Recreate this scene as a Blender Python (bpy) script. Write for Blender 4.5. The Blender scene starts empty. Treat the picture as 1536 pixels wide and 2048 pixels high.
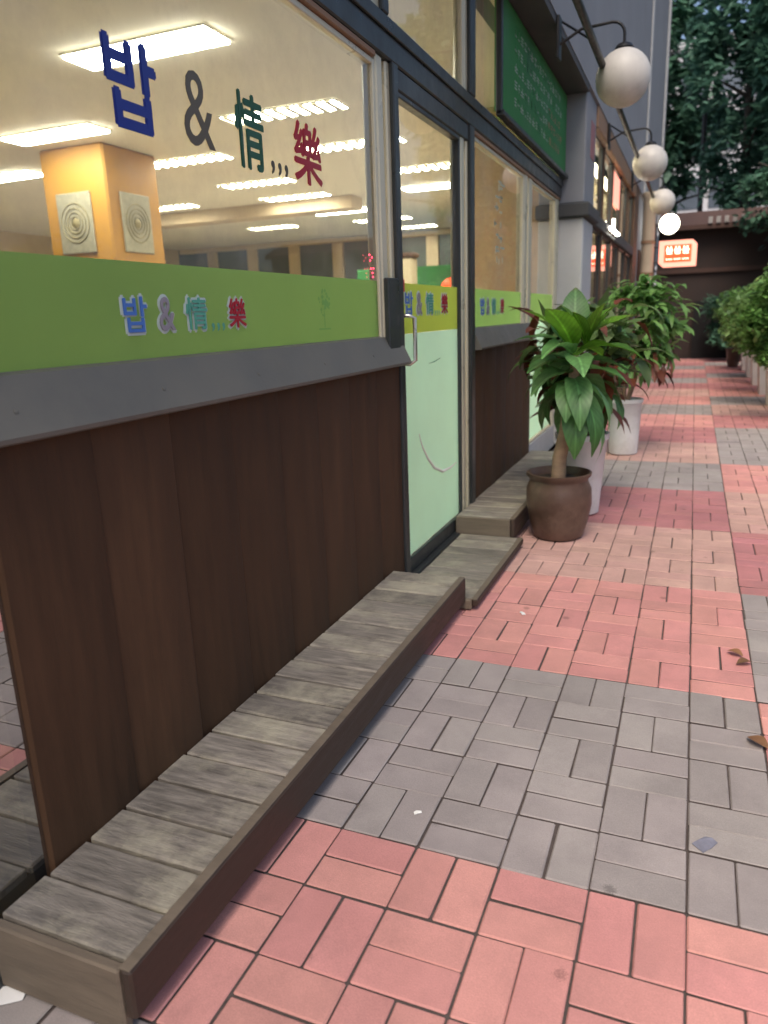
import bpy, bmesh, math, random
from mathutils import Vector, Matrix, Euler, noise
random.seed(7)
PI = math.pi
S = bpy.context.scene
COL = S.collection

# ------------------------------------------------------------------ camera
cam_d = bpy.data.cameras.new('camera'); cam = bpy.data.objects.new('camera', cam_d); COL.objects.link(cam)
S.camera = cam
CAM = Vector((-0.2655, -1.4168, 1.2322))
yaw, pitch, roll, FPX = 0.39476, -0.25743, 0.03527, 1479.1
fwd = Vector((-math.sin(yaw)*math.cos(pitch), math.cos(yaw)*math.cos(pitch), math.sin(pitch)))
rgt = Vector((math.cos(yaw), math.sin(yaw), 0)); dwn = fwd.cross(rgt)
r2 = math.cos(roll)*rgt + math.sin(roll)*dwn
d2 = -math.sin(roll)*rgt + math.cos(roll)*dwn
cam.matrix_world = Matrix(((r2.x, -d2.x, -fwd.x, CAM.x), (r2.y, -d2.y, -fwd.y, CAM.y), (r2.z, -d2.z, -fwd.z, CAM.z), (0, 0, 0, 1)))
cam_d.sensor_fit = 'VERTICAL'; cam_d.sensor_height = 24.0; cam_d.sensor_width = 18.0
cam_d.lens = FPX/2048*24.0
cam_d.dof.use_dof = True; cam_d.dof.focus_distance = 2.2; cam_d.dof.aperture_fstop = 2.0
cam_d.clip_start = 0.02; cam_d.clip_end = 3000

# ------------------------------------------------------------------ sky, sun, exposure
SUN_EL, SUN_AZ = math.radians(57), math.radians(182)     # azimuth measured from +Y towards +X
W = bpy.data.worlds.new('World'); S.world = W; W.use_nodes = True
wn = W.node_tree.nodes; wl = W.node_tree.links
sky = wn.new('ShaderNodeTexSky'); sky.sky_type = 'NISHITA'; sky.sun_disc = False
sky.sun_elevation = SUN_EL; sky.sun_rotation = SUN_AZ
sky.air_density = 1.0; sky.dust_density = 4.0; sky.ozone_density = 1.0
wl.new(sky.outputs[0], wn['Background'].inputs[0]); wn['Background'].inputs[1].default_value = 0.10
sd = bpy.data.lights.new('sun', 'SUN'); so = bpy.data.objects.new('sun', sd); COL.objects.link(so)
sd.energy = 1.75; sd.angle = math.radians(40); sd.color = (1.0, 0.89, 0.76)
dirv = Vector((math.sin(SUN_AZ)*math.cos(SUN_EL), math.cos(SUN_AZ)*math.cos(SUN_EL), math.sin(SUN_EL)))
so.rotation_euler = dirv.to_track_quat('Z', 'Y').to_euler(); so.location = (4, -4, 9)
S.view_settings.view_transform = 'Standard'; S.view_settings.look = 'None'
S.view_settings.gamma = 1.0; S.view_settings.exposure = 0.95
S.render.engine = 'CYCLES'
S.cycles.use_denoising = True
S.cycles.max_bounces = 8; S.cycles.transparent_max_bounces = 12
S.cycles.sample_clamp_indirect = 6.0

# ------------------------------------------------------------------ materials
MATS = {}
def srgb(r, g, b):
    f = lambda c: (c/255/12.92) if c/255 <= 0.04045 else ((c/255+0.055)/1.055)**2.4
    return (f(r), f(g), f(b))
def mat(name, col, rough=0.6, var=0.12, scale=6.0, bump=0.0, bscale=60.0, metal=0.0, stretch=(1, 1, 1), dirt=None, dirt_amt=0.0, rand=0.0, spec=0.5, sat=0.0):
    m = bpy.data.materials.new(name); m.use_nodes = True; n = m.node_tree.nodes; l = m.node_tree.links
    b = n['Principled BSDF']; b.inputs['Roughness'].default_value = rough; b.inputs['Metallic'].default_value = metal
    b.inputs['Specular IOR Level'].default_value = spec
    tc = n.new('ShaderNodeTexCoord'); mp = n.new('ShaderNodeMapping'); mp.inputs['Scale'].default_value = stretch
    oi = n.new('ShaderNodeObjectInfo'); cm = n.new('ShaderNodeVectorMath'); cm.operation = 'ADD'
    sc = n.new('ShaderNodeVectorMath'); sc.operation = 'SCALE'; sc.inputs['Scale'].default_value = 13.7
    cb = n.new('ShaderNodeCombineXYZ')
    for k in range(3): l.new(oi.outputs['Random'], cb.inputs[k])
    l.new(cb.outputs[0], sc.inputs[0]); l.new(tc.outputs['Object'], cm.inputs[0]); l.new(sc.outputs[0], cm.inputs[1])
    l.new(cm.outputs[0], mp.inputs['Vector'])
    nz = n.new('ShaderNodeTexNoise'); nz.inputs['Scale'].default_value = scale; nz.inputs['Detail'].default_value = 6; nz.inputs['Roughness'].default_value = 0.62
    l.new(mp.outputs[0], nz.inputs['Vector'])
    mr = n.new('ShaderNodeMapRange'); mr.inputs[1].default_value = 0.25; mr.inputs[2].default_value = 0.75
    mr.inputs[3].default_value = 1-var; mr.inputs[4].default_value = 1+var
    l.new(nz.outputs['Fac'], mr.inputs[0])
    val = mr.outputs[0]
    if rand > 0:
        ge = n.new('ShaderNodeNewGeometry'); ad = n.new('ShaderNodeMath'); ad.operation = 'ADD'
        fr = n.new('ShaderNodeMath'); fr.operation = 'FRACT'
        l.new(ge.outputs['Random Per Island'], ad.inputs[0]); l.new(oi.outputs['Random'], ad.inputs[1]); l.new(ad.outputs[0], fr.inputs[0])
        m2 = n.new('ShaderNodeMapRange'); m2.inputs[3].default_value = 1-rand; m2.inputs[4].default_value = 1+rand
        l.new(fr.outputs[0], m2.inputs[0])
        mu = n.new('ShaderNodeMath'); mu.operation = 'MULTIPLY'; l.new(val, mu.inputs[0]); l.new(m2.outputs[0], mu.inputs[1]); val = mu.outputs[0]
    hs = n.new('ShaderNodeHueSaturation'); hs.inputs['Color'].default_value = (*col, 1); l.new(val, hs.inputs['Value'])
    if sat and rand > 0:
        m3 = n.new('ShaderNodeMapRange'); m3.inputs[3].default_value = 0.5-sat; m3.inputs[4].default_value = 0.5+sat
        f2 = n.new('ShaderNodeMath'); f2.operation = 'MULTIPLY'; f2.inputs[1].default_value = 7.31
        f3 = n.new('ShaderNodeMath'); f3.operation = 'FRACT'
        l.new(fr.outputs[0], f2.inputs[0]); l.new(f2.outputs[0], f3.inputs[0]); l.new(f3.outputs[0], m3.inputs[0]); l.new(m3.outputs[0], hs.inputs['Hue'])
    out = hs.outputs[0]
    if dirt:
        nd = n.new('ShaderNodeTexNoise'); nd.inputs['Scale'].default_value = scale*0.45; nd.inputs['Detail'].default_value = 8
        nd.inputs['Roughness'].default_value = 0.7
        l.new(tc.outputs['Object'] if rand == 0 else cm.outputs[0], nd.inputs['Vector'])
        rr = n.new('ShaderNodeMapRange'); rr.inputs[1].default_value = 0.48; rr.inputs[2].default_value = 0.72; rr.inputs[3].default_value = 0; rr.inputs[4].default_value = dirt_amt
        l.new(nd.outputs['Fac'], rr.inputs[0])
        mx = n.new('ShaderNodeMix'); mx.data_type = 'RGBA'; l.new(rr.outputs[0], mx.inputs[0]); l.new(out, mx.inputs[6]); mx.inputs[7].default_value = (*dirt, 1)
        out = mx.outputs[2]
    if name.startswith('brick_'):
        gp = n.new('ShaderNodeNewGeometry'); big = n.new('ShaderNodeTexNoise'); big.inputs['Scale'].default_value = 1.7; big.inputs['Detail'].default_value = 7; big.inputs['Roughness'].default_value = .65
        l.new(gp.outputs['Position'], big.inputs['Vector'])
        bm_ = n.new('ShaderNodeMapRange'); bm_.inputs[1].default_value = .3; bm_.inputs[2].default_value = .7; bm_.inputs[3].default_value = .80; bm_.inputs[4].default_value = 1.10
        l.new(big.outputs['Fac'], bm_.inputs[0])
        sp = n.new('ShaderNodeTexNoise'); sp.inputs['Scale'].default_value = 420; sp.inputs['Detail'].default_value = 2; l.new(gp.outputs['Position'], sp.inputs['Vector'])
        sm = n.new('ShaderNodeMapRange'); sm.inputs[1].default_value = .3; sm.inputs[2].default_value = .7; sm.inputs[3].default_value = .9; sm.inputs[4].default_value = 1.1; l.new(sp.outputs['Fac'], sm.inputs[0])
        mm = n.new('ShaderNodeMath'); mm.operation = 'MULTIPLY'; l.new(bm_.outputs[0], mm.inputs[0]); l.new(sm.outputs[0], mm.inputs[1])
        vo = n.new('ShaderNodeTexVoronoi'); vo.inputs['Scale'].default_value = 5.0; l.new(gp.outputs['Position'], vo.inputs['Vector'])
        wj = n.new('ShaderNodeMath'); wj.operation = 'MULTIPLY_ADD'; wj.inputs[1].default_value = .12; l.new(sp.outputs['Fac'], wj.inputs[0]); l.new(vo.outputs['Distance'], wj.inputs[2])
        gs = n.new('ShaderNodeMapRange'); gs.inputs[1].default_value = .11; gs.inputs[2].default_value = .15; gs.inputs[3].default_value = .62; gs.inputs[4].default_value = 1.0; l.new(wj.outputs[0], gs.inputs[0])
        m4 = n.new('ShaderNodeMath'); m4.operation = 'MULTIPLY'; l.new(mm.outputs[0], m4.inputs[0]); l.new(gs.outputs[0], m4.inputs[1]); mm = m4
        h2 = n.new('ShaderNodeHueSaturation'); l.new(out, h2.inputs['Color']); l.new(mm.outputs[0], h2.inputs['Value']); out = h2.outputs[0]
    l.new(out, b.inputs['Base Color'])
    rg = n.new('ShaderNodeMapRange'); rg.inputs[1].default_value = .3; rg.inputs[2].default_value = .7
    rg.inputs[3].default_value = max(0.02, rough-0.12); rg.inputs[4].default_value = min(1, rough+0.12)
    l.new(nz.outputs['Fac'], rg.inputs[0]); l.new(rg.outputs[0], b.inputs['Roughness'])
    if bump:
        nb = n.new('ShaderNodeTexNoise'); nb.inputs['Scale'].default_value = bscale; nb.inputs['Detail'].default_value = 5
        l.new(mp.outputs[0], nb.inputs['Vector'])
        bu = n.new('ShaderNodeBump'); bu.inputs['Strength'].default_value = bump; bu.inputs['Distance'].default_value = 0.004
        l.new(nb.outputs['Fac'], bu.inputs['Height']); l.new(bu.outputs[0], b.inputs['Normal'])
    MATS[name] = m
    return m
def emit(name, col, strength, base=None):
    m = bpy.data.materials.new(name); m.use_nodes = True; b = m.node_tree.nodes['Principled BSDF']
    b.inputs['Base Color'].default_value = (*(base or col), 1)
    b.inputs['Emission Color'].default_value = (*col, 1); b.inputs['Emission Strength'].default_value = strength
    b.inputs['Roughness'].default_value = 0.4
    MATS[name] = m; return m
def glass(name, tint=(0.97, 1.0, 0.98), ior=1.5, extra=0.0, refl=(1, 1, 1), smudge_haze=0.05):
    m = bpy.data.materials.new(name); m.use_nodes = True; n = m.node_tree.nodes; l = m.node_tree.links
    n.remove(n['Principled BSDF']); o = n['Material Output']
    t = n.new('ShaderNodeBsdfTransparent'); t.inputs[0].default_value = (*tint, 1)
    g = n.new('ShaderNodeBsdfGlossy'); g.inputs['Roughness'].default_value = 0.015; g.inputs[0].default_value = (*refl, 1)
    fr = n.new('ShaderNodeFresnel'); fr.inputs[0].default_value = ior
    ad = n.new('ShaderNodeMath'); ad.operation = 'ADD'; ad.inputs[1].default_value = extra; ad.use_clamp = True
    l.new(fr.outputs[0], ad.inputs[0])
    mx = n.new('ShaderNodeMixShader'); l.new(ad.outputs[0], mx.inputs[0]); l.new(t.outputs[0], mx.inputs[1]); l.new(g.outputs[0], mx.inputs[2])
    # dust and smears, plus diffuse haze painted in for glare on the pane
    df = n.new('ShaderNodeBsdfDiffuse'); df.inputs[0].default_value = (0.75, 0.74, 0.7, 1)
    tc = n.new('ShaderNodeTexCoord'); nz = n.new('ShaderNodeTexNoise'); nz.inputs['Scale'].default_value = 3.0; nz.inputs['Detail'].default_value = 9; nz.inputs['Roughness'].default_value = .7
    l.new(tc.outputs['Object'], nz.inputs['Vector'])
    mr = n.new('ShaderNodeMapRange'); mr.inputs[1].default_value = .45; mr.inputs[2].default_value = .8; mr.inputs[3].default_value = 0.02; mr.inputs[4].default_value = smudge_haze
    l.new(nz.outputs['Fac'], mr.inputs[0])
    m2 = n.new('ShaderNodeMixShader'); l.new(mr.outputs[0], m2.inputs[0]); l.new(mx.outputs[0], m2.inputs[1]); l.new(df.outputs[0], m2.inputs[2])
    l.new(m2.outputs[0], o.inputs[0]); MATS[name] = m; return m
def film(name, col, trans=0.5, var=0.05, rough=0.35):
    m = bpy.data.materials.new(name); m.use_nodes = True; n = m.node_tree.nodes; l = m.node_tree.links
    b = n['Principled BSDF']; o = n['Material Output']; b.inputs['Roughness'].default_value = rough
    tc = n.new('ShaderNodeTexCoord'); nz = n.new('ShaderNodeTexNoise'); nz.inputs['Scale'].default_value = 2.2; nz.inputs['Detail'].default_value = 4
    l.new(tc.outputs['Object'], nz.inputs['Vector'])
    mr = n.new('ShaderNodeMapRange'); mr.inputs[1].default_value = .3; mr.inputs[2].default_value = .7; mr.inputs[3].default_value = 1-var; mr.inputs[4].default_value = 1+var
    l.new(nz.outputs['Fac'], mr.inputs[0])
    hs = n.new('ShaderNodeHueSaturation'); hs.inputs['Color'].default_value = (*col, 1); l.new(mr.outputs[0], hs.inputs['Value'])
    l.new(hs.outputs[0], b.inputs['Base Color'])
    t = n.new('ShaderNodeBsdfTranslucent'); l.new(hs.outputs[0], t.inputs[0])
    mx = n.new('ShaderNodeMixShader'); mx.inputs[0].default_value = trans
    l.new(b.outputs[0], mx.inputs[1]); l.new(t.outputs[0], mx.inputs[2]); l.new(mx.outputs[0], o.inputs[0])
    MATS[name] = m; return m
def leafmat(name, col, col2, trans=0.25, rough=0.45, var=0.35, veins=False):
    m = bpy.data.materials.new(name); m.use_nodes = True; n = m.node_tree.nodes; l = m.node_tree.links
    b = n['Principled BSDF']; o = n['Material Output']; b.inputs['Roughness'].default_value = rough
    ge = n.new('ShaderNodeNewGeometry'); oi = n.new('ShaderNodeObjectInfo'); ad = n.new('ShaderNodeMath'); fr = n.new('ShaderNodeMath'); fr.operation = 'FRACT'
    l.new(ge.outputs['Random Per Island'], ad.inputs[0]); l.new(oi.outputs['Random'], ad.inputs[1]); l.new(ad.outputs[0], fr.inputs[0])
    mx = n.new('ShaderNodeMix'); mx.data_type = 'RGBA'; mx.inputs[6].default_value = (*col, 1); mx.inputs[7].default_value = (*col2, 1); l.new(fr.outputs[0], mx.inputs[0])
    f2 = n.new('ShaderNodeMath'); f2.operation = 'MULTIPLY'; f2.inputs[1].default_value = 5.7; f3 = n.new('ShaderNodeMath'); f3.operation = 'FRACT'
    l.new(fr.outputs[0], f2.inputs[0]); l.new(f2.outputs[0], f3.inputs[0])
    mr = n.new('ShaderNodeMapRange'); mr.inputs[3].default_value = 1-var; mr.inputs[4].default_value = 1+var; l.new(f3.outputs[0], mr.inputs[0])
    hs = n.new('ShaderNodeHueSaturation'); l.new(mx.outputs[2], hs.inputs['Color']); l.new(mr.outputs[0], hs.inputs['Value'])
    fin = hs.outputs[0]
    if veins:
        tc = n.new('ShaderNodeTexCoord'); sx = n.new('ShaderNodeSeparateXYZ'); l.new(tc.outputs['Object'], sx.inputs[0])
        ab = n.new('ShaderNodeMath'); ab.operation = 'ABSOLUTE'; l.new(sx.outputs['Y'], ab.inputs[0])
        rb_ = n.new('ShaderNodeMapRange'); rb_.inputs[1].default_value = .015; rb_.inputs[2].default_value = .055; rb_.inputs[3].default_value = 1.7; rb_.inputs[4].default_value = 1.0; l.new(ab.outputs[0], rb_.inputs[0])
        dg_ = n.new('ShaderNodeMath'); dg_.operation = 'MULTIPLY_ADD'; dg_.inputs[1].default_value = -.5; l.new(ab.outputs[0], dg_.inputs[0]); l.new(sx.outputs['X'], dg_.inputs[2])
        sc_ = n.new('ShaderNodeMath'); sc_.operation = 'MULTIPLY'; sc_.inputs[1].default_value = 75; l.new(dg_.outputs[0], sc_.inputs[0])
        sn = n.new('ShaderNodeMath'); sn.operation = 'SINE'; l.new(sc_.outputs[0], sn.inputs[0])
        va = n.new('ShaderNodeMath'); va.operation = 'MULTIPLY_ADD'; va.inputs[1].default_value = .09; va.inputs[2].default_value = 1.0; l.new(sn.outputs[0], va.inputs[0])
        nz = n.new('ShaderNodeTexNoise'); nz.inputs['Scale'].default_value = 4.0; nz.inputs['Detail'].default_value = 5; l.new(tc.outputs['Object'], nz.inputs['Vector'])
        nm = n.new('ShaderNodeMapRange'); nm.inputs[1].default_value = .3; nm.inputs[2].default_value = .7; nm.inputs[3].default_value = .75; nm.inputs[4].default_value = 1.25; l.new(nz.outputs['Fac'], nm.inputs[0])
        p1 = n.new('ShaderNodeMath'); p1.operation = 'MULTIPLY'; l.new(rb_.outputs[0], p1.inputs[0]); l.new(va.outputs[0], p1.inputs[1])
        p2 = n.new('ShaderNodeMath'); p2.operation = 'MULTIPLY'; l.new(p1.outputs[0], p2.inputs[0]); l.new(nm.outputs[0], p2.inputs[1])
        h2 = n.new('ShaderNodeHueSaturation'); l.new(fin, h2.inputs['Color']); l.new(p2.outputs[0], h2.inputs['Value'])
        ed = n.new('ShaderNodeMath'); ed.operation = 'MULTIPLY_ADD'; ed.inputs[1].default_value = .35; l.new(nz.outputs['Fac'], ed.inputs[0]); l.new(sx.outputs['X'], ed.inputs[2])
        tp = n.new('ShaderNodeMapRange'); tp.inputs[1].default_value = 1.02; tp.inputs[2].default_value = 1.12; tp.inputs[3].default_value = 0; tp.inputs[4].default_value = .8; l.new(ed.outputs[0], tp.inputs[0])
        mb = n.new('ShaderNodeMix'); mb.data_type = 'RGBA'; l.new(tp.outputs[0], mb.inputs[0]); l.new(h2.outputs[0], mb.inputs[6]); mb.inputs[7].default_value = (.16, .10, .04, 1); fin = mb.outputs[2]
    l.new(fin, b.inputs['Base Color'])
    t = n.new('ShaderNodeBsdfTranslucent'); l.new(fin, t.inputs[0])
    ms = n.new('ShaderNodeMixShader'); ms.inputs[0].default_value = trans
    l.new(b.outputs[0], ms.inputs[1]); l.new(t.outputs[0], ms.inputs[2]); l.new(ms.outputs[0], o.inputs[0])
    MATS[name] = m; return m

mat('soil', (0.045, 0.04, 0.036), .95, .3, 30, .5, 80)
mat('joint', (0.085, 0.066, 0.06), .95, .35, 40, .6, 120)
DIRT = (0.16, 0.12, 0.11)
mat('brick_pink', (0.62, 0.285, 0.255), .82, .07, 9, .25, 260, dirt=(0.33, 0.17, 0.16), dirt_amt=.4, rand=.07, sat=.006)
mat('brick_peach', (0.56, 0.34, 0.29), .82, .07, 9, .25, 260, dirt=(0.33, 0.2, 0.18), dirt_amt=.45, rand=.08, sat=.006)
mat('brick_rose', (0.46, 0.19, 0.19), .82, .07, 9, .25, 260, dirt=(0.26, 0.14, 0.14), dirt_amt=.45, rand=.07, sat=.006)
mat('brick_grey', (0.34, 0.30, 0.285), .82, .07, 9, .25, 260, dirt=(0.22, 0.19, 0.185), dirt_amt=.5, rand=.08, sat=.015)
mat('deck_wood', (0.215, 0.19, 0.16), .6, .55, 8, .7, 45, stretch=(1.2, 9, 9), dirt=(0.50, 0.46, 0.34), dirt_amt=.85, rand=.24)
mat('deck_fascia', (0.045, 0.027, 0.018), .65, .25, 6, .3, 40, stretch=(8, 1, 8))
mat('deck_end', (0.15, 0.118, 0.085), .75, .25, 6, .3, 40, stretch=(1, 8, 8))
mat('edge_strip', (0.12, 0.12, 0.115), .45, .2, 9, .1, 60, metal=.5)
mat('board_brown', (0.072, 0.037, 0.019), .7, .3, 4, .15, 60, stretch=(6, 6, .7), rand=.15, spec=.25)
mat('dark_frame', (0.045, 0.05, 0.052), .38, .12, 8, .05, 90, metal=.35)
mat('sill_metal', (0.135, 0.128, 0.108), .5, .16, 5, .12, 70, metal=.1, dirt=(.09, .085, .075), dirt_amt=.5)
mat('pale_frame', (0.60, 0.56, 0.42), .35, .1, 6, .03, 60, metal=.15)
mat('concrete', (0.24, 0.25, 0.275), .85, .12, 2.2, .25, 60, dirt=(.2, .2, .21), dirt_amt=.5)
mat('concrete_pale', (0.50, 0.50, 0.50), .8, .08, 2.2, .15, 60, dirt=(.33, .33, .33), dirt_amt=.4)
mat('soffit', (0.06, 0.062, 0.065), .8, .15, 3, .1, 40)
mat('ceiling_paint', (0.74, 0.70, 0.58), .9, .04, 1.2)
mat('tan_wall', (0.50, 0.40, 0.26), .85, .08, 1.5)
mat('dark_far_wall', (0.085, 0.10, 0.09), .5, .25, 2)
mat('floor_vinyl', (0.55, 0.47, 0.36), .4, .15, 3)
mat('orange_paint', (0.38, 0.185, 0.016), .6, .08, 1.5)
mat('plaque_metal', (0.30, 0.28, 0.20), .5, .2, 20, .2, 80, metal=.2)
mat('plaque_gold', (0.24, 0.20, 0.09), .5, .3, 40, .3, 90, metal=.2)
mat('paper_white', (0.78, 0.77, 0.74), .7, .05, 5)
mat('poster_pink', (0.30, 0.13, 0.14), .7, .2, 6)
mat('paint_red', (0.55, 0.05, 0.05), .5, .1, 6)
mat('globe_white', (0.60, 0.57, 0.525), .45, .08, 9, .1, 40, stretch=(1, 1, .35), dirt=(.34, .31, .27), dirt_amt=.6)
mat('iron_dark', (0.022, 0.022, 0.024), .45, .2, 12, .1, 60, metal=.5)
mat('pot_brown', (0.085, 0.05, 0.036), .42, .4, 7, .5, 22, dirt=(.20, .135, .10), dirt_amt=.7)
mat('pot_white', (0.62, 0.62, 0.62), .45, .08, 5, .15, 30, dirt=(.33, .30, .27), dirt_amt=.65)
mat('pot_soil', (0.035, 0.026, 0.02), .95, .3, 40, .8, 60)
mat('bark_tan', (0.30, 0.20, 0.13), .85, .3, 12, .7, 45, stretch=(1, 1, 3))
mat('bark_dark', (0.045, 0.038, 0.032), .9, .3, 8, .7, 30, stretch=(1, 1, .3))
mat('sign_green', (0.03, 0.19, 0.05), .75, .1, 3)
mat('sign_mark_white', (0.40, 0.46, 0.38), .6, .1, 6)
mat('sign_mark_red', (0.36, 0.17, 0.09), .6, .1, 6)
mat('wood_fascia', (0.26, 0.15, 0.085), .6, .2, 4, .15, 40, stretch=(6, .8, 6))
mat('cream_pipe', (0.56, 0.46, 0.33), .55, .1, 4)
mat('brown_trim', (0.10, 0.055, 0.032), .6, .2, 5)
mat('curtain', (0.62, 0.54, 0.38), .9, .08, 3)
mat('blind_tan', (0.55, 0.38, 0.22), .85, .08, 2)
mat('far_brown', (0.045, 0.03, 0.026), .85, .3, 3, .3, 20)
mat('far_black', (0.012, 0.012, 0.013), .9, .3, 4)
mat('far_rust', (0.075, 0.04, 0.032), .8, .3, 5, .2, 20)
mat('far_building', (0.50, 0.50, 0.53), .85, .08, .6)
mat('far_window', (0.10, 0.12, 0.15), .15, .3, .8)
mat('planter_white', (0.74, 0.72, 0.68), .55, .08, 3, dirt=(.4, .36, .3), dirt_amt=.6)
mat('ink_blue', srgb(28, 48, 135), .5, .05, 5); mat('ink_grey', srgb(92, 86, 74), .5, .05, 5)
mat('ink_green', srgb(32, 84, 62), .5, .05, 5); mat('ink_dark', srgb(60, 58, 55), .5, .05, 5)
mat('ink_red', srgb(165, 22, 45), .5, .05, 5)
mat('ink_blue_light', srgb(70, 115, 190), .5, .05, 5); mat('ink_lilac', srgb(140, 135, 145), .5, .05, 5)
mat('ink_teal', srgb(85, 160, 140), .5, .05, 5); mat('ink_outline', srgb(190, 205, 200), .5, .05, 5)
mat('ink_leaf', srgb(120, 178, 92), .5, .1, 5)
mat('steel', (0.55, 0.54, 0.5), .28, .1, 8, metal=.9)
mat('tile_pale', (0.34, 0.32, 0.31), .6, .1, 5)
glass('glass', smudge_haze=0.22)
glass('glass_tint', tint=(0.10, 0.10, 0.09), extra=0.40, smudge_haze=.03)
glass('glass_shop', extra=0.10, tint=(.85, .85, .8), smudge_haze=.04)
film('film_green', (.31, .54, .17), .64)
film('film_leaf', (.14, .36, .12), .6)
film('film_lime', (.46, .60, .11), .7)
film('film_mint', (.62, .95, .82), .75)
emit('light_bright', (1.0, 0.96, 0.82), 23.0)
emit('light_soft', (1.0, 0.96, 0.82), 30.0)
emit('light_shop', (1.0, 0.92, 0.70), 11.0)
emit('globe_lit', (1.0, 0.93, 0.74), 4.5)
emit('sign_lit_red', (1.0, 0.075, 0.02), 0.85)
emit('sign_lit_pink', (1.0, 0.36, 0.26), 0.75)
emit('sign_lit_white', (1.0, 0.86, 0.62), 2.0)
emit('led_red', (1.0, 0.05, 0.10), 2.0)
leafmat('leaf_broad', (0.075, 0.20, 0.055), (0.15, 0.32, 0.11), .32, .42, veins=True)
leafmat('leaf_bright', (0.10, 0.26, 0.02), (0.15, 0.32, 0.03), .38, .42, veins=True)
leafmat('leaf_olive', (0.075, 0.13, 0.035), (0.12, 0.20, 0.06), .3, .45)
leafmat('leaf_rust', (0.12, 0.028, 0.016), (0.19, 0.06, 0.03), .2, .5)
leafmat('leaf_bush', (0.10, 0.23, 0.05), (0.19, 0.36, 0.10), .3, .45)
leafmat('leaf_hedge', (0.09, 0.20, 0.055), (0.22, 0.36, 0.12), .3, .45)
leafmat('leaf_dark', (0.06, 0.15, 0.095), (0.12, 0.25, 0.165), .45, .5)
leafmat('leaf_pine', (0.07, 0.17, 0.12), (0.13, 0.26, 0.19), .45, .5)
leafmat('leaf_dry', (0.20, 0.085, 0.04), (0.24, 0.13, 0.06), .1, .7)

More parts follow.
